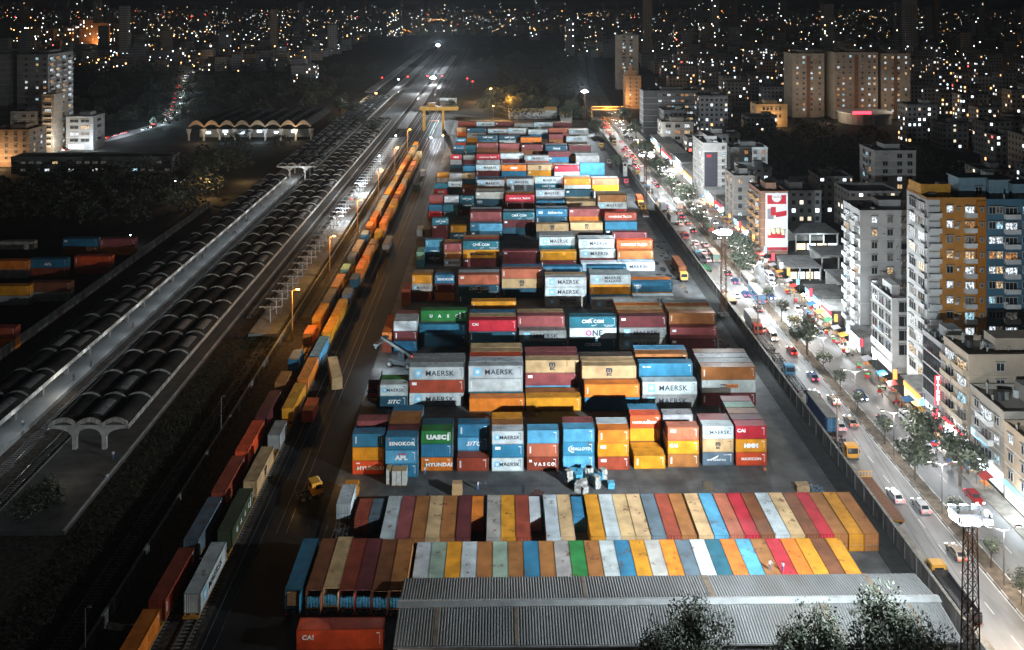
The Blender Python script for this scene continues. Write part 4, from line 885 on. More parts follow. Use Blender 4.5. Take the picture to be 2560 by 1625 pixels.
e_sw = emit('sign_white', (.85,.95,1), 2.6); e_sr = emit('sign_red', (1,.05,.08), 2.2); e_so = emit('sign_orange', (1,.4,.1), 1.8); e_sb = emit('sign_blue', (.25,.65,1), 1.6); e_tw = emit('letters_white', (1,1,1), 3)
e_shop = emit('shop_window', (.8,.93,1), 2.2); e_shopw = emit('shop_window_warm', (1,.7,.4), 1.7)
t = tower('apartment_building', 'white ten-storey apartment block with corner balconies beside the orange tower', 'apartment block', 95.8, 230.7, 19, 11, 34, 10, (.2,.42,.86), (), (.42,.44,.45), 1.5, 1.7, .35, balc_f=((.64, 3.0),), balc_s=((.22, 3.2), (.75, 3.4)), seed=3)
t = tower('apartment_building', 'tall orange apartment tower with a white balcony corner', 'apartment tower', 97.6, 198, 13.4, 9.5, 45, 13, (.39,), (.55,), (.42,.19,.04), 1.5, 1.6, .55, balc_f=((.12, 2.7), (.73, 2.6)), seed=5, strips=False, rooms=False, sww=2.4)
b = MB(); b.box(-.14, -.14, .0, 2.9, 9.6, 45.5); put('corner_bay', b.mesh('corner_bay', [m_wallw]), t, (0, 0, .002))
for k in range(1, 13):
    zf = k*45/13
    for yy_ in (2.2, 6.6): put('window', wmesh(3.0, 2.0, 'dkdkwyd'[(k*3+int(yy_)) % 7], 2), t, (-.15, yy_, zf+.9), R(-90))
    b = MB(); b.box(-1.15,-1.0,zf-.05,-.143,3.9,zf+.08); b.box(-1.15,-1.0,zf+.08,-1.07,3.9,zf+1.0); put('balcony', b.mesh('corner_balcony', [m_wallw]), t)
b = MB(); b.box(11.3, -.5, 0, 13.35, .01, 45.2); put('dark_bay', b.mesh('dark_bay', [mat('ochre_dark', (.34,.13,.015), .8, 0, .1)]), t)
for k in range(1, 13): put('window', wmesh(.55, .6, random.choice('dddw')), t, (7.2, 0, k*45/13+1.5)); put('window', wmesh(.7, .9, 'd'), t, (12.3, -.5, k*45/13+1.3))
b = MB(); b.box(0, 3, 45.02, 7, 3.3, 48.4); b.box(0, 3.3, 45.02, .3, 9, 48.4); put('roof_screen', b.mesh('roof_screen', [mat('ochre', (.5,.25,.03), .8)]), t)
for fl_, kk in ((12,'w'),): pass
t = tower('apartment_building', 'blue apartment tower with white rounded balconies at the right edge', 'apartment tower', 111.1, 198.4, 17, 10, 44.5, 13, (.1,.2,.56,.86), (), (.055,.14,.21), 1.5, 1.6, .36, balc_f=((.36, 3.4), (.72, 2.4)), seed=8, strips=False, rooms=False)
for a, b_, z1 in ((-4, 2.2, 49.5), (3.0, 7.6, 49.0), (8.6, 15, 48)):
    b = MB(); b.box(a, 3.5, 44.52, b_, 8.5, z1); b.box(a-.3, 3.2, z1+.003, b_+.3, 8.8, z1+.2); put('roof_room', b.mesh('roof_room', [mat('pale_blue_coat', (.16,.26,.33), .8, 0, .15)]), t)
put('window', wmesh(1.6, 1.7, 'd'), t, (.5, 3.5, 45.8))
t = tower('office_building', 'narrow brown-glazed office building with white frame and long lit fascia', 'office building', 95.5, 211.2, 5, 11.5, 17.4, 5, (.62,), (.17,.5,.83), (.44,.46,.47), 2.9, 2.5, .02, seed=4, strips=False, sww=2.9, base=1)
sign(t, -.02, 3.3, 11.3, 1.5, e_sw, 'WALTON', m_navy, 1.5, y=5.75); sign(t, -.02, .5, 11, 1.6, e_sw, '', y=5.75, dep=.15)
b = MB(); b.box(-.1, -.1, 18.2, 5.1, 0, 18.35); b.box(-.1, -.1, 18.2, 0, 11.6, 18.35); put('roof_rail', b.mesh('roof_rail', [m_yellow]), t)
t = tower('office_building', 'grey glass-fronted building carrying a red vertical sign', 'office building', 92.9, 182.2, 7.8, 8.2, 18, 6, (.5,), (), (.3,.31,.32), 2.2, 1.7, .12, seed=6)
b = MB()
for k in range(2, 6):
    for j in range(5): b.box(-.1, .3+j*1.55, k*3+.25, -.02, 1.65+j*1.55, k*3+2.8)
put('glass_wall', b.mesh('glass_wall', [m_glass]), t); sign(t, -.9, 6.2, 1.1, 6.0, e_sr, 'HITACHI', e_tw, .95, side=False, vert=True)
sign(t, -.02, 2.9, 8, 1.0, e_sw, '', y=4.1)
t = tower('apartment_building', 'cream building with stacked wavy balconies above bright shops', 'apartment block', 93, 171.8, 21, 9.6, 20, 6, (.3,.6), (), (.33,.28,.22), 1.6, 1.6, .2, balc_s=((.25, 4.2), (.75, 4.2)), bc=(.36,.3,.23), seed=9)
sign(t, -.1, 3.1, 9.4, 1.1, e_sr, 'HITACHI', e_tw, .8, y=4.8); sign(t, -.1, .4, 9.2, 2.3, e_shop, '', y=4.8, dep=.1)
t = tower('apartment_building', 'building with open roof terrace and blue-lit windows', 'apartment block', 93, 159.6, 21, 11.4, 14.5, 4, (.2,.45,.7), (.2,.8), (.27,.25,.22), 1.6, 1.6, .25, balc_s=((.5, 4.5),), seed=10)
sign(t, -.1, 6.1, 5.5, 1.2, e_sb, '', y=8); sign(t, -.1, 3.0, 11.2, .9, e_sw, '', y=5.7); sign(t, -.1, .4, 11, 2.2, e_shop, '', y=5.7, dep=.1)
t = tower('apartment_building', 'tan four-storey building in the lower right corner with window hoods', 'apartment block', 92.7, 143, 23, 16, 13.2, 4, (.2,.5,.8), (.12,.37,.62,.87), (.36,.28,.2), 1.5, 1.7, .05, seed=11)
sign(t, -.1, 2.6, 15.5, 1.0, e_sb, 'SHOWROOM', m_navy, .7, y=8); sign(t, -.1, .4, 15, 2.0, e_shop, '', y=8, dep=.1)
# low shops along the pavement
for i, (y0, d, h, x0, w_, em, txt) in enumerate(((191,8.5,4.6,93,5,e_shopw,''),(222.8,7.6,4.2,92.7,6,e_shop,''),(242,9,4.0,92.6,8,e_shopw,''),(252,11,4.4,92.6,9,e_shop,''),(325.5,9,5,92.8,7,e_shop,''),(336,8,4.5,92.8,7,e_shopw,''),(361,14,6,92.8,9,e_shop,''),(377,17,5,92.8,9,e_shopw,''),(420,20,6,92.8,9,e_shop,''),(442,24,7,92.8,9,e_shopw,''),(470,30,6,92.8,9,e_shop,''),(505,30,6,92.8,9,e_shopw,''))):
    t = thing('shop', ['low shop with warm front','low shop with white-lit front','small shop under an orange awning'][i % 3]+', %s of the pavement shops counted from the camera' % ordn(i+1), 'shop', (x0, y0, 0), 0, 'low shops along the pavement')
    b = MB(); b.box(0, 0, 0, w_, d, h); put('wall', b.mesh('shop_wall', [m_concd]), t); b = MB(); b.box(-.8, -.2, h+.01, w_+.3, d+.2, h+.2); put('roof', b.mesh('shop_roof', [m_concd if i % 2 else m_conc]), t)
    b = MB(); b.box(-.12, .4, .3, -.01, d-.4, 2.4); put('shop_front', b.mesh('shop_front', [em]), t)
    sign(t, -.05, 2.7, d-.6, 1.0, [e_so, e_sw, e_sr, e_sb][i % 4], '', y=d/2)
# forecourt with low roofs
for (x0, y0, w_, d, h, lab) in ((103,262,22,14,5,'flat dark forecourt roof behind the petrol pumps'),(93,280,11,13,4.4,'shop row with a printed banner on its camera side'),(108,292,18,12,4.5,'dark shed beside the big billboard'),(106,312,16,14,6.5,'bright market hall to the right of the billboard'),(107,236,9,12,5,'small kiosk roof with blue awning')):
    t = thing('shed', lab, 'shed', (x0, y0, 0)); b = MB(); b.box(0, 0, h-.5, w_, d, h); put('roof', b.mesh('shed_roof', [m_concd]), t)
    b = MB(); b.box(.5, d-.4, 0, w_-.5, d-.1, h-.51); 
    for q in range(4): b.box(.3+q*(w_-1)/3, .2, 0, .7+q*(w_-1)/3, .6, h-.51)
    put('wall', b.mesh('shed_wall', [m_conc]), t)
    if 'market' in lab or 'banner' in lab:
        for q in range(4): b = MB(); b.box(0, 0, .4, w_/5, .1, 2.6); put('shop_front', b.mesh('shop_front', [e_shop if q % 2 else e_shopw]), t, (.8+q*w_/4.2, .7, 0))
        if 'market' in lab: point('market_light', (x0+8, y0-2, 4.5), 2500, (.8,.95,1))
# the billboard building
t = tower('office_building', 'office building wearing a tall white and red billboard', 'office building', 92.6, 308.5, 9.6, 15, 21.5, 7, (), (), (.22,.12,.08), 1.5, 1.5, .1, balc_s=((.3, 5),(.75, 5)), bc=(.4,.25,.12), seed=13)
bb = MB(); bb.box(1.6, -.55, 1.4, 9.5, -.2, 21.9); bo = put('billboard', bb.mesh('billboard', [mat('billboard_white', (.6,.62,.64), .6, 0, .05)]), t)
m_br = mat('billboard_red', (.4,.015,.03), .6, 0, .1); m_bg = mat('billboard_grey', (.2,.2,.22), .6); m_bc = mat('billboard_cream', (.6,.5,.3), .6)
bb = MB(); bb.box(1.7, -.6, 1.5, 9.4, -.56, 2.7, 0); bb.box(2.2, -.6, 18.0, 8.9, -.56, 21.2, 0); bb.box(2.2, -.6, 5.9, 8.5, -.56, 8.0, 0); bb.box(2.2, -.6, 12.6, 4.5, -.56, 16.4, 1); bb.box(3.4, -.62, 14.0, 5.2, -.61, 17.0, 0)
bb.quad((5.2,-.63,13.3),(9.0,-.63,13.9),(9.0,-.63,15.7),(5.2,-.63,15.1),0)
for q in range(4): bb.cyl((2.9+q*1.65, -.64, 7.2+.4*(q in (1,2))), .62, 1.9, 'z', 10, 2)
bb.cyl((5.5, -.66, 20.4), 1.7, .05, 'y', 18, 3)
put('print', bb.mesh('print', [m_br, m_bg, m_bc, mat('billboard_roundel', (.6,.62,.64), .6)]), bo)
c = MB(); c.add(text_mb('BRICKS', .9, 0), (5.5, -.7, 20.2)); c.add(text_mb('NEW HOME', .55, 0), (5.6, -.62, 1.8)); put('lettering', c.mesh('billboard_lettering', [m_bg]), bo)
tower('apartment_building', 'grey-white block behind the billboard with a mural strip', 'apartment block', 93, 345, 9.2, 14, 19.5, 6, (.25,.75), (.3,.7), (.34,.34,.33), 1.5, 1.6, .2, seed=14)
t = tower('office_building', 'office block with a dark hanging banner between road and crossing', 'office building', 92.5, 396, 10.8, 21, 23.8, 8, (.85,), (.1,.25,.4,.55,.7,.85), (.27,.26,.25), 1.4, 1.5, .1, seed=15)
b = MB(); b.box(.6, -.3, 5, 6.3, -.15, 20.5); put('banner', b.mesh('banner', [mat('banner_dark', (.03,.03,.04), .7)]), t); b = MB(); b.box(1.6, -.33, 18.2, 3.8, -.305, 19.4); put('banner_mark', b.mesh('banner_mark', [m_br]), t)
tower('apartment_building', 'white-walled block with an orange window, second row from the road', 'apartment block', 108, 407, 17.4, 12, 19.8, 6, (.15,.42,.66,.88), (.5,), (.42,.44,.45), 1.7, 1.8, .5, seed=16)
tower('apartment_building', 'cream walk-up with open floors near the crossing trees', 'apartment block', 97.5, 524, 19, 14, 14.5, 4, (.2,.5,.8), (.5,), (.34,.31,.27), 3.2, 2, .4, seed=17)
tower('hospital', 'wide grey block with brown left wing and rows of lit windows', 'hospital', 95, 577, 37, 15, 27.5, 7, (.3,.38,.46,.54,.62,.7,.78,.86,.94), (), (.1,.105,.11), 2.2, 1.5, .45, seed=18)
tower('apartment_building', 'pale apartment block with rooftop rooms on the dark right side', 'apartment block', 163, 377, 18, 16, 23.5, 7, (.25,.6,.85), (.3,.7), (.36,.36,.36), 2.2, 1.9, .15, seed=19, balc_s=((.5, 3),))
# the cream hotel complex
for i, (a, b_, y0, dp, h, lb) in enumerate(((219,243,650,20,47,'left wing of the cream hotel with red lamp below'),(247,279,640,24,48.5,'middle wing of the cream hotel above the red sign'),(282,304,642,22,47.5,'right wing of the cream hotel complex'))):
    n = {0:(.15,.35,.6,.85),1:(.08,.2,.36,.5,.64,.8,.92),2:(.15,.4,.6,.85)}[i]
    t = tower('hotel', lb, 'hotel', a, y0, b_-a, dp, h, 12, n, (), (.3,.26,.21), 1.6, 1.7, .36, seed=30+i, strips=False)
    b = MB(); b.box((b_-a)*.5-1.4, -.2, 0, (b_-a)*.5+1.4, -.01, h*.98); put('recess', b.mesh('recess', [mat('brown_recess', (.16,.08,.045), .8)]), t)
t = thing('hotel_podium', 'round white podium with red neon sign before the cream hotel', 'podium', (263, 618, 0)); b = MB(); b.cyl((0,8,0), 18, 7, n=28); put('wall', b.mesh('podium_wall', [m_conc]), t)
b = MB(); b.cyl((0,8,7.01), 18.6, 1.0, n=28); put('rim', b.mesh('podium_rim', [m_wallw]), t); b = MB(); b.box(-15, -8.5, 8.1, -2, -8.2, 10); put('neon_sign', b.mesh('neon_sign', [emit('neon_red', (1,.03,.05), 7)]), t)
point('hotel_glow', (236, 618, 8), 4000, (1,.75,.5), 1); point('hotel_glow', (262, 612, 4), 5000, (1,.78,.6), 1); point('hotel_glow', (286, 618, 16), 8000, (1,.78,.58), 1); point('hotel_glow', (225, 625, 24), 8000, (1,.78,.58), 1)
tower('office_building', 'small warm-lit yellow office left of the cream hotel', 'office building', 178, 604, 22, 14, 15, 3, (.25,.37,.49,.64,.76), (.5,), (.5,.36,.2), 1.6, 2.2, .08, seed=34); point('office_glow', (188, 597, 6), 6500, (1,.6,.28), .6)
tower('apartment_building', 'lone slender white tower with a dark window column', 'apartment tower', 113, 842, 21, 13, 52, 16, (.3,.36,.62,.68), (), (.36,.34,.31), 1.5, 1.8, .3, seed=35, strips=False)
t = tower('apartment_building', 'stepped ochre building lit orange below the slender tower', 'apartment block', 101, 700, 12.5, 14, 26, 8, (.3,.7), (.5,), (.34,.2,.1), 1.4, 1.6, .05, seed=36)
b = MB(); b.box(1, 3, 26.03, 9, 10, 31); b.box(3, 4, 31.01, 6, 8, 35); put('roof_tier', b.mesh('roof_tier', [mat('ochre_wall', (.34,.2,.1), .8)]), t); point('ochre_glow', (99, 692, 8), 12000, (1,.55,.2), .6)
# left side buildings
tower('apartment_building', 'tall grey apartment slab with gridded balconies at the left', 'apartment block', -300, 546, 19, 32, 54, 15, (.3,.65,.9), (), (.24,.24,.245), 1.7, 1.5, .25, side=1, balc_s=((.14,5),(.38,5),(.62,5),(.86,5)), seed=40)
tower('apartment_building', 'grey slab with bright rooms cut by the left picture edge', 'apartment block', -322, 548, 15, 24, 54, 15, (.2,.5), (), (.24,.245,.25), 2.5, 1.8, .4, side=1, seed=41)
tower('office_building', 'grey office with ribbon windows beneath the tall slab', 'office building', -288, 517, 20, 14, 22.5, 6, (.15,.4,.65,.88), (.3,.7), (.2,.205,.22), 2.4, 1.6, .08, side=1, seed=42)
tower('apartment_building', 'narrow beige tower of stacked balconies left of the bright shops', 'apartment tower', -267, 512, 7, 16, 33, 10, (), (.7,), (.3,.26,.22), 1.7, 1.6, .1, side=1, balc_f=((.5,4.6),), bc=(.5,.42,.33), seed=43)
t = tower('office_building', 'low white office with curved bands above glowing shopfronts', 'office building', -257, 520, 16, 15, 19, 5, (.3,.7), (.5,), (.3,.31,.33), 5, 1.8, .2, side=1, seed=44); sign(t, 6, 1, 9, 2.2, e_sw, '', side=False)
tower('apartment_building', 'brown-lit old block in the left edge corner below the slab', 'apartment block', -272, 470, 20, 18, 19, 6, (.15,.4,.65,.88), (.3,.7), (.3,.21,.14), 1.6, 1.5, .15, side=1, seed=45)
point('street_glow', (-255, 500, 6), 16000, (1,.7,.4), .5); point('street_glow', (-265, 462, 5), 9000, (1,.6,.3), .5); point('street_glow', (-240, 512, 5), 9000, (.8,.93,1), .5)
t = tower('school', 'long low institute with lit classroom windows on the dark left', 'school', -252, 453, 82, 12, 7.6, 2, tuple((i+.5)/20 for i in range(20)), (.5,), (.14,.14,.14), 2.6, 1.3, .3, side=1, base=0, seed=46, rooms=False)
for a, b_, h in ((-690,-668,50),(-668,-640,44),(-745,-732,36),(-715,-702,38),(-800,-775,40)):
    t = block((a+b_)/2, 1440, b_-a, 22, h, (.36,.2,.1) if a > -790 else (.15,.15,.15), .1, {-690:'tallest',-668:'broad',-745:'leftmost narrow',-715:'second narrow',-800:'darkest'}[a]+' orange-lit tower far on the left', 'tower', 'tower_block', None, CM_far)
point('tower_glow', (-662, 1425, 8), 60000, (1,.5,.2), 2); point('tower_glow', (-720, 1425, 8), 30000, (1,.5,.2), 2)
for (a, b_, y0, h, c) in ((60,80,1750,42,(.3,.28,.26)),(98,112,1300,50,(.14,.14,.15)),(15,40,2150,45,(.35,.28,.22)),(300,318,1500,44,(.3,.24,.18)),(345,360,1500,42,(.3,.24,.18)),(-245,-215,1900,60,(.2,.2,.2)),(330,345,800,26,(.3,.3,.3)),(-215,-190,900,18,(.14,.14,.14))):
    block((a+b_)/2, y0, b_-a, 14, h, c, .08, '%d-metre block with lit windows standing %s' % (h, {60:'beyond the wood',98:'dark beside the road bend',15:'near the far flyover',300:'far behind the hotel, left one',345:'far behind the hotel, right one',-245:'on the skyline left of the rails',330:'right of the hotel',-215:'alone left of the railway'}[a]), 'block', 'tower_block', None, CM_far)
# ------------------------------------------------------------------ vegetation
m_leaf = mat('foliage', (.055,.068,.045), .6, 0, .5, 1.3); m_leafd = mat('foliage_dark', (.035,.045,.03), .8, 0, .5, .3); m_bark = mat('bark', (.09,.07,.055), .9, 0, .3, 3); m_leafo = mat('foliage_ochre', (.12,.1,.035), .7, 0, .4, 1.3)
def crown(rnd, n, rx, rz_, z0, leaf, clumps=12, up=.0):
    b = MB(); cs = []
    for i in range(clumps):
        a = rnd.uniform(0, 6.283); r = rnd.random()**.5*rx*.75; cs.append((r*math.cos(a), r*math.sin(a), z0+rz_*rnd.uniform(.15, .95)*(1-.35*r/rx), rnd.uniform(.28, .5)*rx))
    for i in range(n):
        cx_, cy, cz, cr_ = rnd.choice(cs); 
        while True:
            d = Vector((rnd.gauss(0,1), rnd.gauss(0,1), rnd.gauss(0,1)))
            if d.length > .1: break
        d.normalize(); p = Vector((cx_, cy, cz))+d*cr_*rnd.uniform(.55, 1.1)*Vector((1,1,.8)).length/1.62
        u = Vector((rnd.gauss(0,1), rnd.gauss(0,1), rnd.gauss(0,.6))).normalized(); v = u.cross(d+Vector((0,0,.3))).normalized(); s = leaf*rnd.uniform(.6, 1.4)
        b.quad(p-u*s, p-v*s*.5, p+u*s, p+v*s*.5)
    return b, cs
def tree_meshes(seed, n, rx, rz_, z0, leaf, clumps, m, tr=.18):
    rnd = random.Random(seed); cb, cs = crown(rnd, n, rx, rz_, z0, leaf, clumps)
    t = MB(); t.bar((0,0,0), (.1,.05,z0*.9), tr*2, w2=tr*1.3)
    for cx_, cy, cz, r in cs[:9]:
        mid = (cx_*.45, cy*.45, z0*.9+(cz-z0)*.35); t.bar((.1,.05,z0*.85), mid, tr*1.1, w2=tr*.6); t.bar(mid, (cx_, cy, cz), tr*.6, w2=tr*.25)
    return cb.mesh('tree_crown', [m]), t.mesh('tree_trunk', [m_bark])
TV = [tree_meshes(i+1, 620, 1.9, 2.6, 3.0, .2, 11, m_leaf, .09) for i in range(4)]
TB = [tree_meshes(i+20, 5200, 5.2, 9.5, 5.5, .24, 26, m_leaf, .3) for i in range(3)]
TM = [tree_meshes(i+30, 1500, 3.6, 4.5, 3.5, .34, 16, m_leaf, .2) for i in range(3)]; TO = tree_meshes(50, 1800, 5.5, 8, 4, .45, 18, m_leafo, .3)
def tree(v, x, y, label, s=1.0, grp=None, name='tree', z=0):
    t = thing(name, label, 'tree', (x, y, z), random.uniform(0, 6.28), grp); t.scale = (s, s, s); put('crown', v[0], t); put('trunk', v[1], t); return t
NB = 0
for px, top, dpt, v, s, l in ((1748,1500,108,0,1.02,'big leafy tree standing alone before the warehouse roof'),(2215,1490,107,1,1.05,'biggest leafy tree before the right half of the warehouse roof'),(2060,1520,108.5,2,.86,'leafy tree leaning against the biggest one'),(1975,1560,108,0,.74,'shorter tree left of the paired trees'),(1655,1570,106,1,.6,'small tree beside the lone big one'),(2310,1545,106,2,.66,'tree at the warehouse corner')):
    x = (px-1250)/2180*dpt; zt = H-(top-YH)*dpt/F; s2 = zt/14.8; o_ = tree(TB[v], x, dpt, l, s2); o_.scale = (s2*.7, s2*.7, s2*.97)
i = 0; y = 122.0
while y < 560:
    i += 1; tree(TV[i % 4] if i % 5 else TM[i % 3], 78.9+random.uniform(-.3, .3), y, '%s street tree on the median, %s counted from the camera' % ('thin young' if i % 5 else 'fuller', ordn(i)), random.uniform(.8, 1.25), 'young trees on the road median', 'street_tree'); y += random.uniform(8, 14)
for i, (px, py, s, l) in enumerate(((2310,1140,1.15,'bushy tree before the blue-lit shops at lower right'),(2400,1215,1.25,'dark tree between pavement and tan building'),(1850,660,1.4,'broad tree hanging over the median near the market'),(1720,520,1.3,'leafy tree above the pavement near the banner building'),(1490,340,1.5,'dark tree between yard wall and road, far end'),(1545,430,1.2,'tree by the wall beside the guard tower'),(1650,440,1.3,'tree across the road from the far trucks'),(1590,350,1.6,'tree beside the far pavement'),(1620,400,1.4,'tree near the white walk-up'),(1560,310,1.6,'tree under the footbridge end'))):
    x, y = W(px, py, 0); tree(TM[i % 3], x, y, l, s)
x, y = W(1287, 283, 0); tree(TO, x, y, 'round tree glowing orange beyond the last containers', 1.25); point('sodium', (x-6, y-4, 14), 26000, (1,.5,.12), .4)
for i, (px, py, s) in enumerate(((850,290,2.0),(880,300,1.6),(840,330,1.4),(900,330,1.3),(770,430,1.2),(1130,290,1.6),(1210,285,1.5),(1330,280,1.6),(1380,285,1.5),(1430,290,1.6),(940,345,1.2),(700,330,1.3),(640,335,1.2),(590,330,1.3),(530,325,1.2),(500,470,1.3),(420,540,1.4),(560,420,1.3))):
    x, y = W(px, py, 0); tree(TM[i % 3], x, y, 'dark bushy tree near the station tracks, %s of them%s' % (ordn(i+1), ' beyond the yellow crane' if px > 1100 else (' beside the pale walkway' if px < 700 else ' by the lit concourse')), s, 'dark trees around the station', 'bushy_tree')
# woods: too many crowns to count
rw = random.Random(5); g = MB()
def wood(x, y, r, h, n, lf):
    for i in range(n):
        a = rw.uniform(0, 6.283); e_ = math.asin(rw.random()); p = Vector((x+r*math.cos(a)*math.cos(e_), y+r*math.sin(a)*math.cos(e_), h*.35+h*.65*math.sin(e_)*rw.uniform(.75, 1.08)))
        u = Vector((rw.gauss(0,1), rw.gauss(0,1), rw.gauss(0,.5))).normalized(); v = u.cross(Vector((rw.gauss(0,1), rw.gauss(0,1), 1))).normalized(); s = lf*rw.uniform(.6, 1.4); g.quad(p-u*s, p-v*s*.7, p+u*s, p+v*s*.7)
k = 0
while k < 560:
    z_ = rw.random()
    if z_ < .42: y = rw.uniform(240, 700); x = rw.uniform(-.58*y, -128)
    elif z_ < .66: y = rw.uniform(700, 1050); x = rw.uniform(-.5*y, -150)
    elif z_ < .87: y = rw.uniform(625, 1250); x = rw.uniform(-20+(y-600)*.05, 62+(y-620)*.08)
    elif z_ < .95: y = rw.uniform(400, 600); x = rw.uniform(132, 230)
    else: y = rw.uniform(1000, 1800); x = rw.uniform(-30, 60+(y-820)*.1)
    if -335 < x < -165 and 440 < y < 600: continue
    if x < -128 and x > -215 and y < 345: continue
    if -215 < x < -110 and 520 < y < 670: continue
    k += 1; wood(x, y, rw.uniform(4, 7.5), rw.uniform(7, 13), 120, .75)
tag(put('dark_woods', g.mesh('dark_woods', [m_leafd])), 'dark mass of tree crowns on the unlit land', 'woods', kind='stuff')
# rough grass and weeds
g = MB()
def grass(n, fx):
    for i in range(n):
        x, y = fx(); h = rw.uniform(.08, .42)*(1.6 if rw.random() < .08 else 1); a = rw.uniform(0, 3.14); w_ = .13; dx, dy = w_*math.cos(a), w_*math.sin(a); lx, ly = rw.uniform(-.3, .3), rw.uniform(-.3, .3)
        g.quad((x-dx,y-dy,0),(x+dx,y+dy,0),(x+lx+dx*.3,y+ly+dy*.3,h),(x+lx-dx*.3,y+ly-dy*.3,h))
grass(12000, lambda: (rw.uniform(-73.6, -58.6), rw.uniform(110, 236))); grass(2500, lambda: (rw.uniform(-125.5, -116), rw.uniform(150, 330))); grass(3000, lambda: (rw.uniform(66.9, 68.6), rw.uniform(100, 420)))
grass(1500, lambda: (rw.uniform(-68, -61), rw.uniform(228, 238))); grass(1600, lambda: (rw.uniform(-60, -58.6), rw.uniform(240, 480)))
tag(put('rough_grass', g.mesh('rough_grass', [m_grass])), 'rough grass and weeds along tracks and walls', 'grass', kind='stuff')
b, _ = crown(random.Random(9), 3500, 5, 3, -.3, .28, 22); t = thing('bush', 'spreading bush with glinting leaves at the platform end', 'bush', (-82.5, 157.5, .9)); put('foliage', b.mesh('bush_foliage', [m_leaf]), t)
# rooftop and facade clutter on the near right buildings
def clutter(x0, y0, w_, d, h, n, rods, side_pts, seed, lab):
    r_ = random.Random(seed)
    par = min((o for o in bpy.data.objects if o.type == 'EMPTY' and o.parent is None and o.get('category') in ('apartment block','apartment tower','office building')), key=lambda o: (o.location.x-x0)**2+(o.location.y-y0)**2)
    ac = MB(); ac.box(-.45,-.4,0,.45,-.02,.6); acm = _wm.setdefault('ac', None) or _wm.__setitem__('ac', ac.mesh('air_conditioner', [m_wallw])) or _wm['ac']
    for fx, z, side in side_pts: put('air_conditioner', acm, par, (0, fx*d, z) if side else (fx*w_, 0, z), R(-90) if side else 0)
    if rods:
        rb = MB()
        for i_ in range(rods): x, y = r_.uniform(.3, w_-.3), r_.uniform(.3, d-.3); rb.box(x-.12, y-.12, h+.02, x+.12, y+.12, h+r_.uniform(1.2, 2.4))
        put('roof_column', rb.mesh('roof_columns', [m_conc]), par)
    for i_ in range(n):
        o = MB(); a, b_ = r_.uniform(.1, .75)*w_, r_.uniform(.1, .7)*d
        if i_ % 2: o.cyl((a, b_, h+.02), .6, 1.4, n=10)
        else: o.box(a, b_, h+.02, a+r_.uniform(1.2, 3), b_+r_.uniform(1, 2), h+r_.uniform(.8, 1.8))
        put(['roof_box','water_tank'][i_ % 2], o.mesh('roof_item', [m_concd if i_ % 3 else m_wallw]), par)
clutter(93,171.8,21,9.6,20,5,12,[(.2,9,1),(.8,15.6,1),(.5,12,0)],1,''); clutter(93,159.6,21,11.4,14.5,5,10,[(.35,7.6,1),(.3,4,0)],2,''); clutter(92.7,143,23,16,13.2,6,9,[(.25,7.6,1),(.5,10.6,1)],3,'')
clutter(95.8,230.7,19,11,34,4,0,[(.33,k*3.4+.9,0) for k in (2,4,5,8)]+[(.53,k*3.4+.9,0) for k in (1,3,6,7)],4,''); clutter(97.6,198,13.4,9.5,45,4,3,[(.5,k*3.46+.8,0) for k in (2,3,5,6,9,11)],5,''); clutter(111.1,198.4,17,10,44.5,4,4,[(.28,k*3.42+.8,0) for k in (2,5,6,8,10)]+[(.64,k*3.42+.8,0) for k in (3,4,7,9)],6,'')
clutter(92.9,182.2,7.8,8.2,18,2,8,[],7,''); clutter(93,345,9.2,14,19.5,4,4,[(.5,8,0),(.5,11,0)],8,''); clutter(92.5,396,10.8,21,23.8,4,3,[],9,'')
# ------------------------------------------------------------------ street lamps with double arms on the median
m_pole = mat('lamp_pole', (.2,.2,.21), .5, .4, .2, 2)
b = MB(); b.bar((0,0,0),(0,0,8.6), .2, w2=.12); b.bar((0,0,8.5),(-2.1,0,9.2), .1, w2=.07); b.bar((0,0,8.5),(2.1,0,9.2), .1, w2=.07); pm_ = b.mesh('lamp_post', [m_pole])
b = MB(); b.box(-.45,-.15,-.05,.45,.15,.1); hm_ = b.mesh('lamp_head', [m_darksteel]); b = MB(); b.box(-.36,-.12,-.1,.36,.12,-.055); lm_ = b.mesh('lamp_lens', [emit('street_lens', (1,.9,.75), 14)])
i = 0; y = 116.0
while y < 640:
    i += 1; t = thing('street_lamp', 'double-armed street lamp on the median, %s counted from the camera' % ordn(i), 'street lamp', (78.6, y, .2), 0, 'double-armed lamps along the median'); put('post', pm_, t)
    for s in (-1, 1): h_ = put('lamp_head', hm_, t, (s*2.3, 0, 9.25)); put('lens', lm_, h_)
    if True: point('street_light', (78.6, y, 8.8), (5000 if y < 420 else 9000), (1,.94,.88) if rr.random() < .75 else (1,.72,.45), .5)
    y += 19 if y < 420 else 38
# bright market corner light and shop spill
for x, y, z, e_, c in ((86,246,7,22000,(.85,.95,1)),(91,205,3.4,1800,(1,.9,.8)),(91,176,3.4,2600,(.9,.96,1)),(91,152,3.4,1800,(.85,.95,1)),(91,300,4,4500,(.85,.95,1)),(91,226,3.5,2600,(.9,.96,1)),(92,385,4,4500,(1,.8,.6)),(91,455,5,9000,(.85,.95,1)),(91,520,6,12000,(.85,.95,1)),(73,120,7,3800,(1,.62,.3)),(86,132,7,3000,(1,.7,.4))):
    point('shop_light', (x, y, z), e_, c, .4)
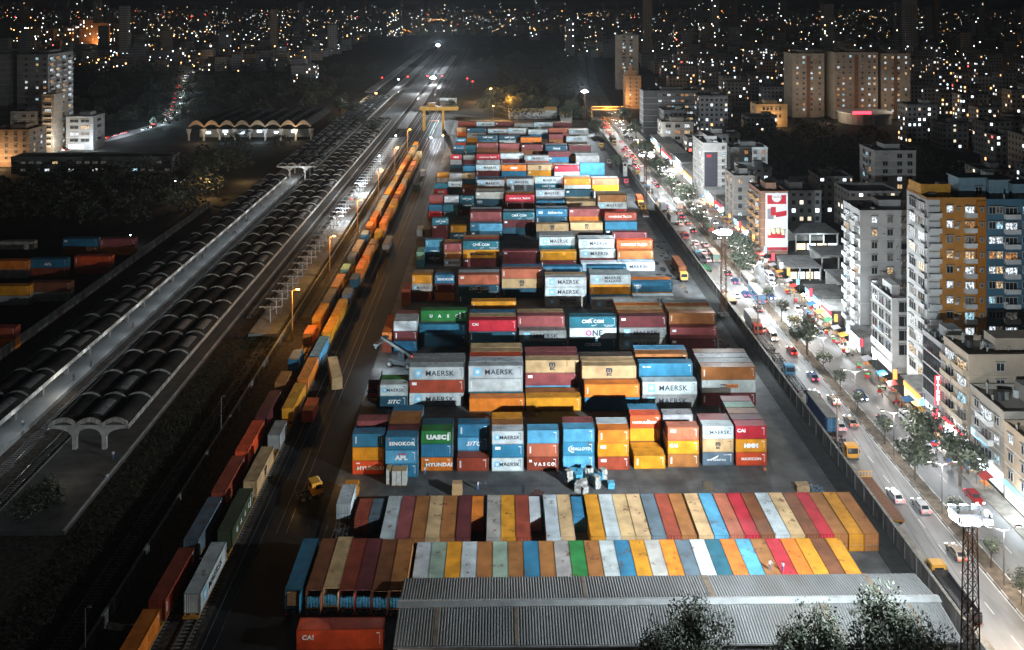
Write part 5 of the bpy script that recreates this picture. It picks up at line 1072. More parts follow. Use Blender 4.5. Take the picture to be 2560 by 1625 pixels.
# sodium lamps along the trains
m_op = mat('orange_pole', (.5,.22,.05), .6)
for k, (x, y, h) in enumerate(((-55.3,233,13.5),(-55.3,284,13.5),(-54.8,336,13),(-54.5,392,13),(-54.2,450,13),(-54,510,13))):
    t = thing('sodium_lamp', 'tall slim sodium lamp post, %s along the freight wall counted from the camera' % ordn(k+1), 'lamp post', (x, y, 0), 0, 'sodium lamps along the freight wall'); b = MB(); b.bar((0,0,0),(0,0,h), .34, w2=.16); b.bar((0,0,h-.1),(1.2,0,h+.4), .1); put('post', b.mesh('sodium_post', [m_op]), t)
    b = MB(); b.box(1.0,-.2,h+.25,1.9,.2,h+.5); put('lamp_head', b.mesh('sodium_head', [emit('sodium', (1,.42,.08), 20)]), t); point('sodium_light', (x+1.6, y-.3, h-.1), 7500 if k < 2 else 11000, (1,.5,.14), .25)
# platform and station lamps
for x, y, z, e_, c in ((-62,520,8,20000,(.85,.95,1)),(-63,455,8,20000,(.85,.95,1)),(-63,400,8,16000,(.85,.95,1)),(-63,350,8,11000,(.85,.95,1)),(-39,494,11,42000,(.9,.97,1)),(-34,520,8,12000,(1,.55,.2)),(-171,545,5,2600,(.6,.85,1)),(-150,545,5,2600,(.8,.93,1)),(-185,543,6,3500,(1,.65,.35)),(-130,548,6,3000,(1,.8,.55)),
                      (-98,427,5.2,1300,(.9,.96,1)),(-112,428,4,900,(1,.8,.6)),(-131,395,7,6000,(1,.55,.2)),(-125,430,5,4000,(1,.6,.25)),(-105,740,8,36000,(1,.55,.2)),(-112,700,8,26000,(1,.65,.35)),(-100,860,8,30000,(.9,.95,1)),(-75,800,9,24000,(.9,.96,1)),(-68,880,9,24000,(.9,.96,1)),
                      (-8,746,11,260000,(1,.5,.12)),(-5,640,10,70000,(1,.5,.12)),(-99,200,4.5,500,(1,.92,.82)),(-134,318,5,1200,(.85,.93,1)),(-150,405,6,2500,(.9,.95,1)),(-81,165,6,230,(1,.86,.7)),(-20,111,7,2000,(1,.85,.75)),(-28.8,164.5,2.2,260,(1,.5,.15)),(-36.5,156.5,1.6,90,(1,.55,.12)),*[(-98.6,140+10.5*k_,5.0,300+6*k_,(.88,.95,1)) for k_ in range(29)]):
    point('station_light', (x, y, z), e_, c, .3)
lampb = MB(); lampb.bar((0,0,0),(0,0,1), .018, w2=.012)
for k, (x, y, z, c, s) in enumerate(((-39,494,11,e_white,1),(-34,520,8,e_warm,.8),(-105,740,8,e_warm,1.3),(-8,746,11,e_warm,1.3),(-5,640,10,e_warm,.9),(-134,318,5,e_white,.4),(-150,405,6,e_white,.4),(-171,545,5,e_white,.8),(-100,860,8,e_white,1),(-62,520,8,e_white,.7),(-63,455,8,e_white,.6),(-40,640,9,e_red,.7),(-63,372,5,e_red,.7),(-75,905,7,e_red,1),(-60,905,7,e_red,1),(-95,900,7,e_red,1),(-120,890,7,e_red,1),(-33,880,7,e_red,1),(-27,860,6,e_red,1),(86,246,7,e_white,1.1))):
    t = thing('signal_lamp' if c is e_red else 'yard_lamp', '%s lamp on a thin pole, %s' % ({id(e_white):'white',id(e_warm):'orange',id(e_red):'red signal'}[id(c)], ['by the floodlit rails under the yellow crane','just behind the white crane lamp','over the far platform end','largest beside the dark wood','right of the round ochre tree','on the dark bank left of the walkway','near the left institute','under the station arches','on the far platforms','on the bare-frame platform, farther','on the bare-frame platform, nearer','above the yellow crane','beside the near platform','left of the middle far rails','right of the middle far rails','among the left far rails','on the leftmost far rail','on the right far rails','rightmost of the far red lamps','glaring at the market corner'][k]), 'lamp', (x, y, 0))
    b = MB(); b.bar((0,0,0),(0,0,z), .18, w2=.1); put('post', b.mesh('lamp_post', [m_pole]), t); b = MB(); r = .42*s*(1+y/900); b.cyl((0,0,z), r*.6, r*.5, n=10, r2=r); b.cyl((0,0,z+r*.5), r, r*.5, n=10, r2=r*.4); put('lamp_head', b.mesh('lamp_bulb', [c]), t)
# ------------------------------------------------------------------ vehicles
wb = MB(); wb.cyl((0,-.13,0), .5, .26, 'y', 16); wheel_m = wb.mesh('wheel', [m_tyre]); hb = MB(); hb.cyl((0,-.15,0), .24, .3, 'y', 10); hub_m = hb.mesh('wheel_hub', [m_steel])
def wheels(t, pts, r=.5):
    for x, y in pts: o = put('wheel', wheel_m, t, (x, y, r)); o.scale = (r/.5,)*3; put('hub', hub_m, o)
def obox(t, name, boxes, m, c=None):
    b = MB()
    for q in boxes: b.box(*q)
    return put(name, b.mesh(name, [m]), t, color=c)
_vm = {}
def vm(key, fn, mats):
    if key not in _vm: b = MB(); fn(b); _vm[key] = b.mesh(key, mats)
    return _vm[key]
def cab(t, x, c, rear=False):
    """truck cab whose nose points to +x at local x"""
    def body(b): b.poly([(-1.0,.75),(1.05,.75),(1.1,1.5),(.92,2.75),(.6,2.95),(-1.0,2.95)], -1.15, 1.15, 'y')
    put('cab', vm('truck_cab', body, [OBJC]), t, (x, 0, 0), color=c)
    def gl(b):
        b.quad((1.115,-1.0,1.62),(1.115,1.0,1.62),(.945,1.0,2.62),(.945,-1.0,2.62))
        for s in (-1, 1): b.quad((.75,s*1.158,1.7),(-.3,s*1.158,1.7),(-.3,s*1.158,2.5),(.6,s*1.158,2.5))
        b.quad((-1.008,-.7,1.9),(-1.008,.7,1.9),(-1.008,.7,2.5),(-1.008,-.7,2.5))
    put('windscreen', vm('truck_glass', gl, [m_glass]), t, (x, 0, 0))
    put('bumper', vm('truck_bumper', lambda b: b.box(1.0,-1.15,.45,1.25,1.15,.75), [m_darksteel]), t, (x, 0, 0))
    for s in (-1, 1):
        put('headlight', vm('truck_headlight', lambda b: b.box(1.09,-.16,.85,1.16,.16,1.1), [m_steel]), t, (x, s*.85, 0))
        put('mirror', vm('truck_mirror', lambda b: b.box(.85,-.05,1.7,.95,.12,2.3), [m_darksteel]), t, (x, s*1.3, 0))
def truck(x, y, rz, L, c, label, bed='frame', cabon=True, name='truck', fc=None, lights=False, cat='truck', nocab_gap=0):
    t = thing(name, label, cat, (x, y, 0), rz, None); fm = fc or m_darksteel
    b = MB()
    for s in (-.5, .5): b.box(-L/2, s-.09, .95, L/2-1.2, s+.09, 1.2)
    k = -L/2
    while k < L/2-1.2: b.box(k, -1.15, 1.0, k+.16, 1.15, 1.14); k += 1.45
    b.box(-L/2, -1.2, 1.0, -L/2+.14, 1.2, 1.22)
    for s in (-1.18, 1.1): 
        if bed == 'ladder': b.box(-L/2, s, 1.02, L/2-2.2, s+.08, 1.16)
    put('chassis', b.mesh('truck_chassis', [fm]), t)
    pts = [(-L/2+q, s*.95) for q in (1.1, 2.3) for s in (-1, 1)]
    if cabon: cab(t, L/2, c); pts += [(L/2+.35, s*.98) for s in (-1, 1)] + [(L/2-2.6, s*.95) for s in (-1, 1)]
    else: pts += [(-L/2+3.5, s*.95) for s in (-1, 1)]; obox(t, 'landing_leg', [(L/2-3, -.8, .1, L/2-2.85, -.65, 1.0), (L/2-3, .65, .1, L/2-2.85, .8, 1.0)], m_darksteel)
    wheels(t, pts)
    if bed == 'flat': obox(t, 'load_bed', [(-L/2, -1.25, 1.24, L/2-1.25, 1.25, 1.36)], m_wood if fc is None else m_rust)
    if bed == 'tray':
        obox(t, 'load_bed', [(-L/2, -1.25, 1.24, L/2-1.3, 1.25, 1.36), (-L/2, -1.25, 1.37, L/2-1.3, -1.18, 2.2), (-L/2, 1.18, 1.37, L/2-1.3, 1.25, 2.2), (-L/2, -1.18, 1.37, -L/2+.07, 1.18, 2.2), (L/2-1.37, -1.18, 1.37, L/2-1.3, 1.18, 2.4)], m_darksteel)
    if bed == 'box': obox(t, 'cargo_box', [(-L/2, -1.25, 1.24, L/2-1.3, 1.25, 3.9)], OBJC, (.32,.33,.34))
    for s in (-1, 1): put('taillight', vm('truck_tail', lambda b: b.box(-.05,-.12,.8,.0,.12,.98), [e_tail if lights else m_br]), t, (-L/2, s*.95, 0))
    return t
UP, DN = R(90), R(-90)    # heading away from / towards the camera
def car(x, y, rz, c, label, grp='cars driving on the main road', kind='car'):
    t = thing(kind, label, 'car' if kind == 'car' else 'van', (x, y, .03), rz, grp)
    if kind == 'car':
        put('body', vm('car_body', lambda b: (b.poly([(-2.1,.35),(2.1,.35),(2.15,.75),(1.2,.95),(-1.9,1.0),(-2.12,.8)], -.85, .85, 'y'), b.poly([(-1.75,.96),(1.0,.93),(.35,1.42),(-1.25,1.45)], -.74, .74, 'y')), [CARP]), t, color=c)
        def gl(b):
            b.quad((.98,-.66,.99),(.98,.66,.99),(.42,.6,1.4),(.42,-.6,1.4)); b.quad((-1.76,-.62,1.0),(-1.76,.62,1.0),(-1.32,.58,1.42),(-1.32,-.58,1.42))
            for s in (-1, 1): b.quad((-1.5,s*.748,1.02),(.8,s*.748,1.0),(.3,s*.748,1.37),(-1.2,s*.748,1.39))
        put('window_glass', vm('car_glass', gl, [m_glass]), t); fr_, re = 2.12, -2.12; hh = .68
        wheels(t, [(1.3,-.8),(1.3,.8),(-1.3,-.8),(-1.3,.8)], .32)
    else:
        put('body', vm('van_body', lambda b: b.poly([(-2.5,.4),(2.45,.4),(2.5,.95),(2.0,1.3),(1.35,2.1),(-2.4,2.15),(-2.5,1.9)], -.93, .93, 'y'), [CARP]), t, color=c)
        def gl(b):
            b.quad((2.0,-.8,1.34),(2.0,.8,1.34),(1.42,.75,2.06),(1.42,-.75,2.06))
            for s in (-1, 1):
                for a, e2 in ((-2.3,-1.2),(-1.1,0),(.1,1.1)): b.quad((a,s*.938,1.35),(e2,s*.938,1.35),(e2,s*.938,1.9),(a,s*.938,1.9))
        put('window_glass', vm('van_glass', gl, [m_glass]), t); fr_, re = 2.5, -2.5; hh = .85; wheels(t, [(1.6,-.85),(1.6,.85),(-1.6,-.85),(-1.6,.85)], .36)
    for s in (-1, 1):
        put('headlight', vm('car_head', lambda b: b.box(-.02,-.2,-.1,.06,.2,.1), [e_head]), t, (fr_, s*.6, hh)); put('taillight', vm('car_tail', lambda b: b.box(-.06,-.2,-.1,.02,.2,.1), [e_tail]), t, (re, s*.62, hh+.1))
    return t
CC = [(.5,.5,.52),(.05,.05,.06),(.3,.02,.02),(.35,.36,.38),(.6,.6,.6),(.03,.06,.15),(.25,.2,.15)]
CN = ['silver','black','dark red','grey','white','navy','beige']
rv = random.Random(12); y = 118.0; n = 0
while y < 640:
    for lane, rz, s in ((72.2,UP,'far-bound near lane'),(75.3,UP,'far-bound far lane'),(82.6,DN,'oncoming inner lane'),(86.4,DN,'oncoming outer lane')):
        if rv.random() < (.4 if y < 250 else .62) and not (abs(y-185.7) < 7 and lane > 86):
            n += 1; ci = rv.randrange(7); near = 'first' 
            xx = lane+rv.uniform(-.3, .3); yy = y+rv.uniform(-3, 3)
            car(xx, yy, rz, CC[ci], '%s car in the %s, %s vehicle up the road' % (CN[ci], s, ordn(n)))
    y += rv.uniform(9, 17) if y < 300 else rv.uniform(8, 12)
car(88.0, 186.5, DN+.1, (.68,.7,.72), 'white microbus parked at the pavement by the lower right shops', None, 'van'); car(87.6, 282, DN, (.65,.67,.7), 'white microbus waiting near the big billboard', None, 'van'); car(73.0, 233, DN, (.6,.55,.5), 'cream minibus with lit windscreen beside the lattice mast', None, 'van')
def bus(x, y, rz, c, label, L=10):
    t = thing('bus', label, 'bus', (x, y, .03), rz); obox(t, 'body', [(-L/2, -1.25, .5, L/2, 1.25, 3.1)], CARP, c); obox(t, 'roof', [(-L/2+.1, -1.2, 3.103, L/2-.1, 1.2, 3.2)], OBJC, (.4,.38,.35))
    for s in (-1, 1):
        for k in range(6): put('window', vm('bus_window', lambda b: b.box(-.6,-.01,1.5,.6,.01,2.5), [m_glass]), t, (-L/2+1.2+k*(L-2)/5.6, s*1.256, 0))
        put('taillight', vm('bus_tail', lambda b: b.box(-.05,-.15,-.12,.02,.15,.12), [e_tail]), t, (-L/2, s*.9, 1.1)); put('headlight', vm('bus_head', lambda b: b.box(-.02,-.18,-.12,.05,.18,.12), [e_head]), t, (L/2, s*.85, .9))
    put('windscreen', vm('bus_wind', lambda b: b.box(0,-1.1,1.4,.02,1.1,2.7), [m_glass]), t, (L/2+.002, 0, 0)); wheels(t, [(L/2-2,-1.15),(L/2-2,1.15),(-L/2+2,-1.15),(-L/2+2,1.15)])
for px, py, c, L, l in ((1870,700,(.3,.28,.27),10,'long pale-roofed bus beside the middle lattice mast'),(1893,735,(.12,.2,.3),11,'bus with worn roof just ahead of the pale-roofed one'),(1785,640,(.15,.22,.18),8,'dark green covered bus nearer the market'),(1770,565,(.45,.16,.08),9,'orange-red bus short of the market corner'),(1695,510,(.35,.3,.25),9,'tan bus in the far-bound lane beyond the power poles')):
    x, y = W(px, py, 1.5); bus(x, y, UP, c, l, L)
# trailers and trucks parked on the verge outside the wall
V = [(2178,1240,15,(.5,.3,.12),'flat','brown flatbed trailer with an orange headboard',False,m_yellow),(2110,1110,7,(.65,.3,.03),'frame','truck tractor with orange cab on the verge',True,None),(2365,1490,11,(.55,.3,.05),'tray','dark tipper truck parked beyond the near lattice mast',True,None),
     (1975,905,11,(.05,.2,.35),'ladder','blue-cabbed truck pulling an empty skeletal trailer',True,None),(2020,950,10,None,'ladder','pale skeletal trailer behind the navy container',False,m_steel),(1915,850,11,None,'ladder','skeletal trailer near the power pole, beside the red cab',False,m_steel),
     (1890,810,9,(.5,.06,.03),'box','red-cabbed box truck parked by the wall',True,None),(1812,735,10,None,'ladder','rust-brown skeletal trailer at the foot of the middle mast',False,m_rust),(1765,665,8,None,'ladder','bright green skeletal trailer on the verge',False,m_green),(1737,620,10,None,'ladder','long steel trailer frame beside the market',False,m_steel),
     (1708,585,8,(.35,.05,.05),'ladder','small trailer with reddish end near the dark truck',True,m_rust),(1680,550,8,(.6,.6,.6),'box','box truck with white cab on the verge',True,None),(1650,510,9,None,'ladder','orange skeletal trailer across the wall from the orange truck',False,m_yellow),(1600,440,9,(.65,.35,.03),'flat','yellow-cabbed flatbed beside the guard tower',True,None)]
for px, py, L, c, bed, l, cb, fc in V:
    x, y = W(px, py, 1.2); x = max(68.9, min(69.9, x)); truck(x, y, DN if py in (1110,905,810,585) else UP, L, c or (.2,.2,.2), l, bed, cb, 'truck' if cb else 'trailer', fc, cat='truck' if cb else 'trailer')
t = bpy.data.objects['trailer']; obox(t, 'headboard', [(5.9, -1.25, 1.37, 6.0, 1.25, 1.45), (5.9, -1.25, 2.4, 6.0, 1.25, 2.5), (5.9,-1.25,1.45,6.0,-1.17,2.4),(5.9,1.17,1.45,6.0,1.25,2.4),(5.9,-.05,1.45,6.0,.05,2.4),(5.9,.55,1.45,6.0,.63,2.4),(5.9,-.63,1.45,6.0,-.55,2.4)], m_yellow)
# navy container standing on a trailer at the verge
x, y = W(2082, 1046, 4.2)
def navy():
    t = thing('shipping_container', 'navy container with grey roof on a trailer outside the road wall', 'container', (69.2, y+6.1, 1.4), R(-90)); P = cparts(40, 2.9, True)
    put('wall', P['wall'][1], t, color=(.02,.05,.12)); put('roof', P['roof'][1], t, color=(.2,.2,.19)); put('frame', P['frame'][1], t, color=(.02,.05,.12))
    for sg in (1, -1): d_ = put('door', P['door'][1], t, (6.08, 0 if sg > 0 else -1.075, 0), 0, (.04,.14,.26)); put('lock_rods', P['rod'][1], d_)
    put('lettering', lettering('V', 40, 2.9)[1], t, (0, -1.222, 0)); truck(69.2, y+6.1, UP, 12.2, None, 'skeletal trailer carrying the navy container', 'frame', False, 'trailer', None, cat='trailer')
navy()
# trucks inside the yard
truck(TRUCKC[0], TRUCKC[1]+2.0, UP, 14, (.65,.25,.03), 'orange-cabbed truck carrying a short white container left of the roof line', 'ladder')
truck(REDT[0], REDT[1]+4.4, DN, 9.0, (.4,.02,.03), 'dark red truck facing the camera beside the second block', 'frame')
for (X, Y, L), c, l in zip(SPEC_TRUCKS, ((.65,.36,.08),(.65,.3,.04),(.5,.3,.1)), ('orange-cabbed truck under the dark brown container','orange-cabbed truck under the vivid red-orange container','truck under the blackish container at the far wall')):
    truck(X, Y+L/2-.6, DN, L+1.6, c, l, 'frame')
for px, py, c, l in ((1612,527,(.6,.32,.03),'yellow truck pulling an empty frame inside the wall'),(1568,460,(.35,.03,.05),'maroon truck with a bare frame near the guard tower'),(1505,368,(.65,.38,.04),'bright yellow truck at the foot of the far trees'),(1525,410,(.4,.38,.34),'pale truck among parked frames at the far wall')):
    x, y = W(px, py, 1.2); truck(min(x, 61.5), y, UP, 8, c, l, 'ladder')
x, y = W(765, 1246, 0); truck(x, y, R(30), 3.6, (.7,.33,.03), 'small yellow yard tug with lit lamps between train and stacks', 'frame')
# trailers under the opened containers
for i, (a, b_, y, c) in enumerate(C_):
    X, Y = W((a+b_)/2, y, 4.4); truck(X, Y+6.1, UP, 12.4, (.3,.1,.05), 'trailer under the %s opened container from the left' % ordn(i+1), 'frame', False, 'trailer', None, cat='trailer')
    t = thing('cargo_load', ['cardboard cartons stacked','blue plastic sacks piled','blue sheeting bundled'][0 if i == 0 else 1+i % 2]+' in the rear of the %s opened container' % ordn(i+1), 'cargo', (X, Y+.5, 1.66)); g = MB(); q = random.Random(i)
    if i == 0:
        for u in range(3):
            for v in range(4): g.box(-1.0+u*.68, -.1+q.uniform(-.05,.1), .003+v*.55, -.36+u*.68, .6, .52+v*.55)
        put('carton', g.mesh('cartons', [mat('cardboard', (.5,.33,.17), .85, 0, .2, 4)]), t)
    else:
        for u in range(5):
            for v in range(3): g.cyl((-.95+u*.46, -.2+q.uniform(-.1,.2), .003+v*.5), .24, .46, n=8, r2=.19)
        put('sack', g.mesh('sacks', [mat('blue_plastic', (.08,.32,.5), .4, 0, .4, 3)]), t); point('hold_light', (X, Y-1.2, 3.6), 30, (.8,.92,1), .15)
# wagons below the train loads
m_wag = mat('wagon_yellow', (.42,.2,.03), .7, 0, .4, 1.5)
def wag(b): 
    for s in (-1.15, 1.0): b.box(-6.6, s, .82, 6.6, s+.15, 1.05)
    b.box(-6.6, -.35, .75, 6.6, .35, 1.04)
    for k in range(9): b.box(-6.5+k*1.6, -1.0, .9, -6.3+k*1.6, 1.0, 1.03)
    b.box(-6.75, -1.2, .7, -6.6, 1.2, 1.12); b.box(6.6, -1.2, .7, 6.75, 1.2, 1.12)
wgm = None; bog = MB()
for s in (-.85, .75): bog.box(-1.3, s, .35, 1.3, s+.1, .72)
bgm = None
for nm, X0 in (('beside the grey wall', -50.1), ('nearer the stacks', -45.4)):
    y = 121 if nm[0] == 'b' else 135.4; k = 0
    while y < 520 - (40 if nm[0] == 'n' else 0):
        k += 1; t = thing('flat_wagon', 'yellow-edged flat container wagon, %s from the camera end in the train %s' % (ordn(k), nm), 'wagon', (X0, y, 0), R(90), 'flat wagons of the two freight trains')
        put('frame', vm('wagon_frame', wag, [m_wag]), t)
        for s in (-4.6, 4.6):
            bo = put('bogie', vm('wagon_bogie', lambda b: b.add(bog), [m_rust]), t, (s, 0, .29))
            if y < 240:
                for u in (-.9, .9): put('wheelset', vm('wheelset', lambda b: (b.cyl((0,-.9,0), .42, .12, 'y', 12), b.cyl((0,.78,0), .42, .12, 'y', 12), b.cyl((0,-.8,0), .08, 1.6, 'y', 6)), [m_darksteel]), bo, (u, 0, .44-.01))
        y += 14.25
# reach stacker with working lights beside the third block
x, y = W(1000, 915, 0); t = thing('reach_stacker', 'black reach stacker with glaring lights lifting at the third block', 'crane truck', (x, y, 0), R(160)); m_mach = mat('machine_black', (.05,.055,.06), .4, .2, .2, 2)
obox(t, 'body', [(-3.6,-1.4,.8,2.6,1.4,1.9), (-3.9,-1.5,1.0,-2.4,1.5,2.6)], m_mach); obox(t, 'cabin', [(-1.6,-.8,1.903,.2,.8,3.5)], m_glass)
b = MB(); b.bar((-3.2,0,2.9),(5.2,0,6.6), .8, w2=.6); put('boom', b.mesh('boom', [m_mach]), t); obox(t, 'spreader', [(4.6,-3.0,5.4,5.8,3.0,5.9),(5.0,-3.1,4.8,5.4,-2.7,5.4),(5.0,2.7,4.8,5.4,3.1,5.4)], m_mach)
wheels(t, [(2.2,-1.5),(2.2,1.5)], .85); wheels(t, [(-2.8,-1.4),(-2.8,1.4)], .8)
for s in (-1.2, 1.2): obox(t, 'work_light', [(5.82, s-.3, 5.3, 5.95, s+.3, 5.75)], e_white)
obox(t, 'beacon', [(-3.7,-.2,2.603,-3.3,.2,2.95)], e_red); x, y = W(948, 885, 5); point('work_glow', (x, y, 5), 5200, (.75,.92,1), .3)
# ------------------------------------------------------------------ loose cargo in the first aisle
m_wrap = mat('white_wrap', (.5,.5,.47), .6, 0, .2, 2); m_bale = mat('bale', (.3,.3,.28), .9, 0, .6, 3, .8, .8, (.1,.1,.1)); m_card = mat('carton', (.45,.29,.14), .85, 0, .2, 4)
for i, (px, py, l) in enumerate(((972,1208,'lone tall white-wrapped load left of three others'),(986,1211,'left one of three white-wrapped tall loads'),(998,1211,'middle one of three white-wrapped tall loads'),(1011,1211,'right one of three white-wrapped tall loads'))):
    x, y = W(px, py, 0); t = thing('wrapped_load', l, 'cargo', (x, y, 0)); obox(t, 'load', [(-.42,-.5,.15,.42,1.4,2.75)], m_wrap); obox(t, 'top_sheet', [(-.45,-.53,2.753,.45,1.43,2.8)], m_card); obox(t, 'pallet', [(-.45,-.5,0,.45,1.4,.147)], m_wood)
x, y = W(1143, 1236, 0); t = thing('carton_stack', 'tall tan carton stack behind the farther roof line', 'cargo', (x, y, 0)); obox(t, 'carton', [(-.95,-.6,.1,.95,.9,1.2),(-.9,-.5,1.203,.9,.85,2.2)], m_card)
q = random.Random(4)
for k in range(17):
    px = 1418+q.uniform(0, 112); py = 1192+q.uniform(0, 40); x, y = W(px, py, 0); t = thing('bale', ['grey scrap bale','blue-sheeted scrap bale','greenish scrap bale'][k % 3]+' in the aisle heap, %s piled' % ordn(k+1), 'bale', (x, y, 0), q.uniform(0, 1.5), 'scrap bales heaped in the first aisle'); h_ = q.uniform(.7, 2.3)
    b = MB(); zz_ = 0
    while zz_ < h_: b.box(-.6+q.uniform(-.1,.1), -.55, zz_, .6+q.uniform(-.1,.1), .55, zz_+.55); zz_ += .56
    put('bundle', b.mesh('bale', [m_bale if k % 3 != 1 else mat('blue_sheet', (.06,.28,.42), .5, 0, .4, 3)]), t)
t = thing('pallet_stack', 'brown timber sheets behind the far right of the roof line', 'pallets', (*W(2005, 1228, 0), 0)); obox(t, 'sheet', [(-1.2,-.8,0,1.2,.8,1.4)], m_wood)
t = thing('scrap_heap', 'bluish heap of loose netting beside the timber sheets', 'scrap', (*W(2040, 1228, 0), 0)); b, _ = crown(random.Random(2), 260, 1.6, 1.1, -.1, .22, 6); put('netting', b.mesh('netting', [mat('net_blue', (.12,.18,.24), .5, 0, .4, 4)]), t)
# guard tower and power poles
x, y = W(1563, 440, 0); t = thing('guard_tower', 'concrete guard tower standing at the inner side of the wall', 'tower', (63.5, y, 0)); obox(t, 'shaft', [(-1,-1,0,-.7,-.7,6.5),(.7,-1,0,1,-.7,6.5),(-1,.7,0,-.7,1,6.5),(.7,.7,0,1,1,6.5),(-.7,-.9,0,.7,.9,5.0)], m_conc); obox(t, 'cabin', [(-1.5,-1.5,6.5,1.5,1.5,7.6)], m_concd); obox(t, 'roof', [(-1.9,-1.9,8.6,1.9,1.9,8.9),(-1.4,-1.4,7.603,-1.3,-1.3,8.6),(1.3,-1.3,7.603,1.4,-1.2,8.6),(1.3,1.3,7.603,1.4,1.4,8.6),(-1.4,1.3,7.603,-1.3,1.4,8.6)], m_concd)
m_pp = mat('pole_wood', (.25,.19,.15), .85, 0, .3, 2)
pls = []
for k, (px, py, zt) in enumerate(((2415,1625,13),(2101,1115,11),(1895,850,11),(1698,590,10),(1617,500,10))):
    x, y = W(px, py, 0) if k else (58.6, 112); x = max(67.6, min(x, 69)) if k else 61
    t = thing('power_pole', 'roadside power pole with crossarms, %s along the wall counted from the camera' % ordn(k+1), 'power pole', (x, y, 0)); b = MB(); b.bar((0,0,0),(0,0,zt), .34, w2=.22); put('post', b.mesh('pole_post', [m_pp]), t)
    b = MB(); b.bar((-1.4,0,zt-.6),(1.4,0,zt-.6), .12); b.bar((-.9,0,zt-1.6),(.9,0,zt-1.6), .12); put('crossarm', b.mesh('pole_crossarm', [m_darksteel]), t); b = MB()
    for s in (-1.3,-.5,.5,1.3): b.cyl((s,0,zt-.54), .07, .25, n=6)
    put('insulator', b.mesh('insulator', [m_conc]), t); pls.append((x, y, zt))
b = MB()
for (x0, y0, z0), (x1, y1, z1) in zip(pls, pls[1:]):
    for s in (-1.3, .5, 1.3):
        P = [(x0+s+(x1-x0)*u, y0+(y1-y0)*u, z0-.3+(z1-z0)*u-3.2*u*(1-u)) for u in [q_/8 for q_ in range(9)]]
        for a, c in zip(P, P[1:]): b.bar(a, c, .035)
tag(put('power_line', b.mesh('power_line', [m_darksteel])), 'sagging power lines strung between the roadside poles', 'power line')
for k, (px, py, h) in enumerate(((553,1060,9),(213,1625,8),(1690,480,12),(1880,700,9))):
    x, y = W(px, py+40, 0); t = thing('lamp_post', 'unlit slender post %s' % ['in the dark grass left of the freight train','at the lower left corner','before the banner office','beside the pale-roofed bus'][k], 'post', (x, y, 0)); b = MB(); b.bar((0,0,0),(0,0,h), .16, w2=.1); b.bar((0,0,h),(.6,0,h+.1), .08); put('post', b.mesh('lamp_post', [m_pole]), t); obox(t, 'lamp_head', [(.3,-.15,h+.05,.8,.15,h+.2)], m_steel)
# ------------------------------------------------------------------ people: one skinned surface each
m_skin = mat('skin', (.25,.13,.08), .6, 0, .1)
def person_mesh(name, pose, shirt, trousers):
    J = dict(pelvis=(0,0,.95,.13), chest=(0,.02,1.28,.16), neck=(0,0,1.47,.06), head=(0,-.01,1.62,.1), top=(0,-.01,1.72,.07))
    E = [('pelvis','chest'),('chest','neck'),('neck','head'),('head','top')]
    st = pose.get('stride', .12); ar = pose.get('arm', .1)
    for s, n in ((-1,'l'),(1,'r')):
        J['hip'+n] = (s*.1,0,.9,.1); J['knee'+n] = (s*.11,-s*st*.6,.5,.065); J['ank'+n] = (s*.12,-s*st+.02,.09,.045); J['toe'+n] = (s*.13,-s*st-.14,.04,.035)
        J['sh'+n] = (s*.19,0,1.4,.065); J['el'+n] = (s*.25,s*ar,1.14,.045); up = pose.get('reach', 0) if s > 0 else 0
        J['wr'+n] = (s*.24,s*ar-.16-up*.2,.93+up*.35,.032); J['ha'+n] = (s*.24,s*ar-.21-up*.25,.85+up*.38,.038)
        E += [('pelvis','hip'+n),('hip'+n,'knee'+n),('knee'+n,'ank'+n),('ank'+n,'toe'+n),('chest','sh'+n),('sh'+n,'el'+n),('el'+n,'wr'+n),('wr'+n,'ha'+n)]
        for fi in range(5): J['f%d%s' % (fi,n)] = (s*(.24+(fi-2)*.018), s*ar-.23-up*.3-.02*(fi == 0), .79+up*.38+(.02 if fi in (0,4) else 0), .009); E.append(('ha'+n, 'f%d%s' % (fi,n)))
    ks = list(J); me = bpy.data.meshes.new(name); me.from_pydata([J[k][:3] for k in ks], [(ks.index(a), ks.index(b)) for a, b in E], [])
    o = bpy.data.objects.new(name, me); col.objects.link(o); md = o.modifiers.new('skin', 'SKIN'); sub = o.modifiers.new('sub', 'SUBSURF'); sub.levels = 1
    if not me.skin_vertices: me.attributes.get('skin') 
    bpy.context.view_layer.objects.active = o
    sv = me.skin_vertices[0].data if me.skin_vertices else None
    if sv:
        for i_, k in enumerate(ks): sv[i_].radius = (J[k][3],)*2; sv[i_].use_root = (k == 'pelvis')
    dg = bpy.context.evaluated_depsgraph_get(); ev = o.evaluated_get(dg); nm_ = bpy.data.meshes.new_from_object(ev)
    bpy.data.objects.remove(o); nm_.materials.clear()
    for m in (m_skin, shirt, trousers, m_hair): nm_.materials.append(m)
    for p in nm_.polygons:
        c = p.center; p.material_index = 3 if (c.z > 1.66 or (c.z > 1.58 and c.y > .04)) else (0 if c.z > 1.45 or (abs(c.x) > .2 and c.z < 1.12) or c.z < .0 else (2 if c.z < .96 else 1)); p.use_smooth = True
    return nm_
m_hair = mat('hair', (.012,.01,.01), .7)
def cl(n, c): return mat('cloth_'+n, c, .85, 0, .15, 4)
SH = {'white':cl('white',(.6,.62,.65)),'blue':cl('blue',(.08,.2,.4)),'orange':cl('orange',(.75,.22,.04)),'red':cl('red',(.4,.03,.04)),'dark':cl('dark',(.04,.04,.05)),'green':cl('green',(.05,.2,.08))}
PM = {}
